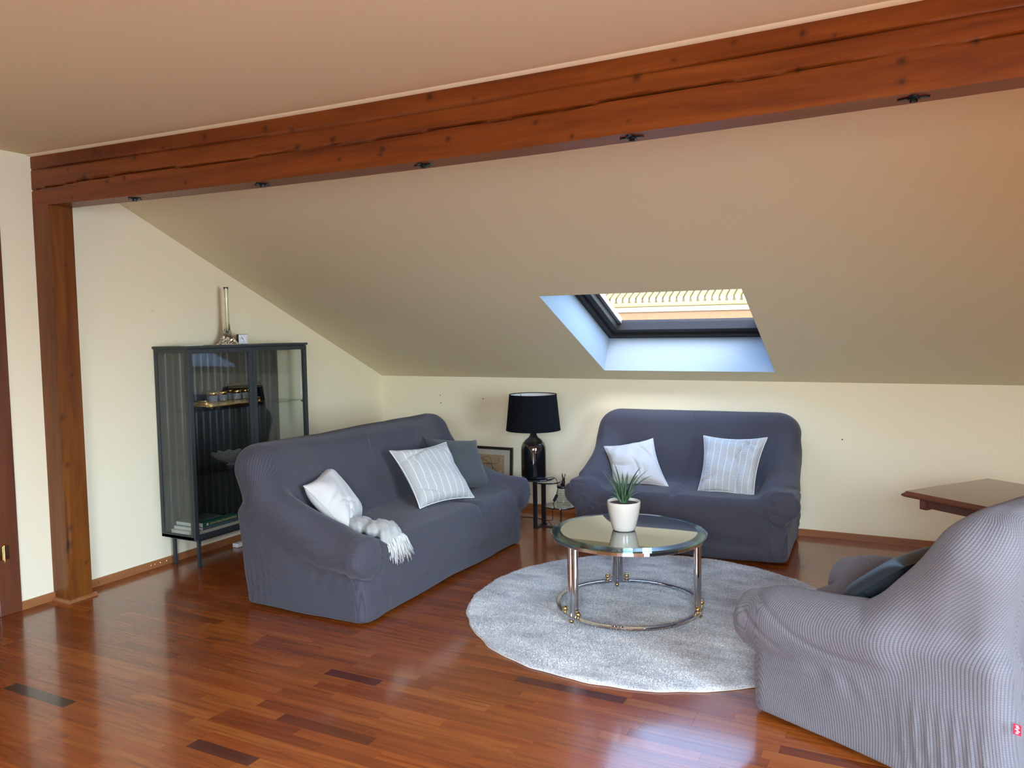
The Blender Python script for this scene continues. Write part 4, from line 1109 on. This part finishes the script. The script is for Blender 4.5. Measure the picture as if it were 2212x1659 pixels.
# books
def book(loc, size, rz, cover, label, spine_txt=None):
    """size: depth x (spine on +x), length y, thickness z"""
    dx, ly, h = size
    o = thing('book', loc, label, 'book', rz=rz)
    cm = simple('book_cover', cover, .35, nscale=25, var=.25)
    c_ = MB(); c_.box((-dx/2, -ly/2, 0), (dx/2, ly/2, .0025)); c_.box((-dx/2, -ly/2, h-.0025), (dx/2, ly/2, h)); c_.box((dx/2-.003, -ly/2, .0025), (dx/2, ly/2, h-.0025)); c_.build('cover', cm, o)
    MB().box((-dx/2+.003, -ly/2+.003, .0025), (dx/2-.003, ly/2-.003, h-.0025)).build('pages', M_paper, o)
    if spine_txt:
        MB().box((dx/2, -ly/2+.03, h*.25), (dx/2+.0006, -ly/2+.045, h*.75)).build('spine_mark', M_paper, o)
        t = MB(); r = random.Random(int(ly*1000))
        y = -ly/2+.06
        while y < ly/2-.03:
            w_ = r.uniform(.004, .009); t.box((dx/2, y, h*r.uniform(.25, .35)), (dx/2+.0006, y+w_, h*r.uniform(.6, .8))); y += w_+.004
        t.build('spine_title', simple('gold_print', (.55, .40, .15), .5), o)
    return o
zb = .2122
book((.135, -2.25, zb), (.17, .30, .022), .0, (.62, .58, .45), 'cream book at the bottom of the back pile on the cabinet floor')
book((.130, -2.24, zb+.0222), (.16, .28, .020), .03, (.45, .50, .50), 'pale grey book in the middle of the back pile on the cabinet floor')
book((.125, -2.235, zb+.0424), (.15, .25, .026), -.02, (.10, .13, .14), 'dark covered book on top of the back pile on the cabinet floor')
book((.250, -2.20, zb), (.06, .34, .022), 0, (.60, .54, .42), 'beige book at the bottom of the front pile behind the door')
book((.249, -2.19, zb+.0222), (.058, .30, .017), 0, (.12, .14, .16), 'thin dark book in the middle of the front pile behind the door')
book((.249, -2.185, zb+.0394), (.058, .31, .030), 0, (.03, .13, .11), 'thick dark green book with gold spine lettering on top of the front pile', True)
kn = thing('trinket_box', (.15, -1.86, zb), 'small dark knick-knack beside the books at the sofa edge', 'ornament')
MB().lathe([(.0001, 0), (.02, 0), (.022, .05), (.012, .08), (.018, .095), (.0001, .10)], 20).build('ornament_body', simple('bronze', (.20, .14, .10), .35, .8), kn, smooth=True)
ps = thing('power_strip', (.12, -1.83, 0), 'white power strip lying on the floor under the cabinet', 'power strip')
MB().box((-.025, -.10, .001), (.025, .10, .030)).build('strip_body', M_white, ps, bevel=.004)
for k in range(3): MB().lathe([(.015, .030), (.015, .0315)], 16, (0, -.06+.06*k, 0)).build('socket', M_paper, ps)

# ------------------------------------------------------------------ mahogany pedestal table at the right
def ped_table():
    c0 = Vector((4.334, -1.734, 0)); v1 = Vector((.362, .49, 0)).normalized(); v2 = Vector((v1.y, -v1.x, 0))
    rz = math.atan2(v2.y, v2.x); w_, l_ = .61, 1.10
    root = thing('side_table_mahogany', c0+v1*w_/2+v2*l_/2, 'polished dark mahogany table with carved corner blocks behind the armchair', 'table', rz=rz)
    root.name = 'pedestal_table'
    X, Y, T = l_/2, w_/2, .70
    def ring(o, z): return [(-X-o, -Y-o, z), (X+o, -Y-o, z), (X+o, Y+o, z), (-X-o, Y+o, z)]
    prof = [(-.012, T-.032), (.010, T-.028), (.018, T-.022), (.018, T-.016), (.008, T-.008), (.004, T-.004), (.004, T), (-.004, T)]
    vs = []; 
    for o, z in prof: vs += ring(o, z)
    n = len(prof); fs = [(i*4+k, i*4+(k+1)%4, i*4+4+(k+1)%4, i*4+4+k) for i in range(n-1) for k in range(4)]+[(3,2,1,0), tuple((n-1)*4+k for k in range(4))]
    MB().add(vs, fs).build('table_top', M_mahog, root)
    a = MB(); q_ = .045
    for p0, p1 in (((-X+q_, -Y+q_, T-.075), (X-q_, -Y+q_+.018, T-.032)), ((-X+q_, Y-q_-.018, T-.075), (X-q_, Y-q_, T-.032)), ((-X+q_, -Y+q_, T-.075), (-X+q_+.018, Y-q_, T-.032)), ((X-q_-.018, -Y+q_, T-.075), (X-q_, Y-q_, T-.032))): a.box(p0, p1)
    a.build('apron', M_mahog, root)
    for sx in (-1, 1):
        for sy in (-1, 1):
            cx_, cy_ = sx*(X-q_-.012), sy*(Y-q_-.012)
            b = MB().box((cx_-.018, cy_-.018, T-.085), (cx_+.018, cy_+.018, T-.032)).build('corner_block', M_mahog, root, bevel=.002)
            MB().box((cx_-.011, cy_-.0205, T-.076), (cx_+.011, cy_+.0205, T-.042)).build('carved_square', M_case, b, bevel=.002)
    MB().lathe([(.05, .12), (.045, .16), (.03, .20), (.038, .30), (.055, .38), (.03, .46), (.045, .56), (.06, .62), (.06, T-.034)], 32).build('pedestal', M_mahog, root, smooth=True)
    for k in range(4):
        a_ = PI/4+k*PI/2; c_, s_ = math.cos(a_), math.sin(a_)
        MB().tube([(c_*.03, s_*.03, .16), (c_*.12, s_*.12, .15), (c_*.22, s_*.22, .07), (c_*.29, s_*.29, .022)], .02, 10, rr=[.028, .026, .02, .02]).build('leg', M_mahog, root, smooth=True)
ped_table()

# ------------------------------------------------------------------ neighbour's building seen through the skylight
def neighbour():
    D = 18.0
    root = thing('neighbour_building', (-3.5, D, -3), 'sunlit yellow building eaves and tiled roof seen through the skylight', 'building')
    ox, oy, oz = -3.5, D, -3
    m_w = simple('facade_yellow', (.30, .235, .075), .9, nscale=2); m_s = simple('soffit_wood', (.20, .10, .045), .8, nscale=6, var=.2); m_t = simple('roof_tiles', (.24, .17, .045), .9, nscale=5, var=.35); m_c = simple('cornice', (.33, .27, .12), .9); m_g = simple('tile_ends', (.50, .50, .42), .9, nscale=5, var=.2)
    def bx(a, b): return MB().box((a[0]-ox, a[1]-oy, a[2]-oz), (b[0]-ox, b[1]-oy, b[2]-oz))
    xa, xb = -9.5, 4.0
    bx((xa+.4, D+.5, -3), (xb-.4, D+6, 1.72)).build('facade_wall', m_w, root)
    bx((xa, D-.02, 1.62), (xb, D+1.2, 1.96)).build('eaves_board', m_s, root)
    bx((xa, D-.08, 1.96), (xb, D+.8, 2.105)).build('cornice', m_c, root)
    bx((xa, D-.06, 2.105), (xb, D+.8, 2.12)).build('gutter_seam', m_s, root)
    bx((xa, D-.12, 2.12), (xb, D+.1, 2.24)).build('gutter', m_w, root, bevel=.03)
    bx((xa, D+.0, 2.2), (xb, D+.3, 2.30)).build('roof_edge', m_t, root)
    MB().add([(xa-ox, -.02, 2.33-oz), (xb-ox, -.02, 2.33-oz), (xb-ox, 6, 4.9-oz), (xa-ox, 6, 4.9-oz), (xa-ox, -.02, 2.25-oz), (xb-ox, -.02, 2.25-oz), (xb-ox, 6, 4.8-oz), (xa-ox, 6, 4.8-oz)], [(0,1,2,3), (7,6,5,4), (0,4,5,1), (1,5,6,2), (2,6,7,3), (3,7,4,0)]).build('roof_slab', m_t, root)
    me = None; x = xa+.1                      # barrel cover tiles, pale mortared ends
    while x < xb:
        if me is None:
            n = 8; vs = []
            for yy, zz, q_ in ((-.11, 2.265-oz, .078), (-.10, 2.30-oz, .083), (1.5, 3.0-oz, .075), (6, 4.93-oz, .075)):
                for k in range(n+1):
                    a = PI*k/n; vs.append((q_*math.cos(a), yy, zz+.07+q_*math.sin(a)))
            fs = [(j*(n+1)+k, j*(n+1)+k+1, (j+1)*(n+1)+k+1, (j+1)*(n+1)+k) for j in range(3) for k in range(n)]
            me = bpy.data.meshes.new('roof_tile'); nq = len(fs)
            vs += [(-.05, -.112, 2.24-oz), (.05, -.112, 2.24-oz)]
            fs += [tuple([len(vs)-2, len(vs)-1] + list(range(0, n+1)))]
            me.from_pydata(vs, [], fs); me.materials.append(m_t); me.materials.append(m_g); me.polygons[nq].material_index = 1
        o = bpy.data.objects.new('roof_tile', me); COL.objects.link(o); o.parent = root; o.location = (x-ox, 0, 0)
        x += .213
neighbour()
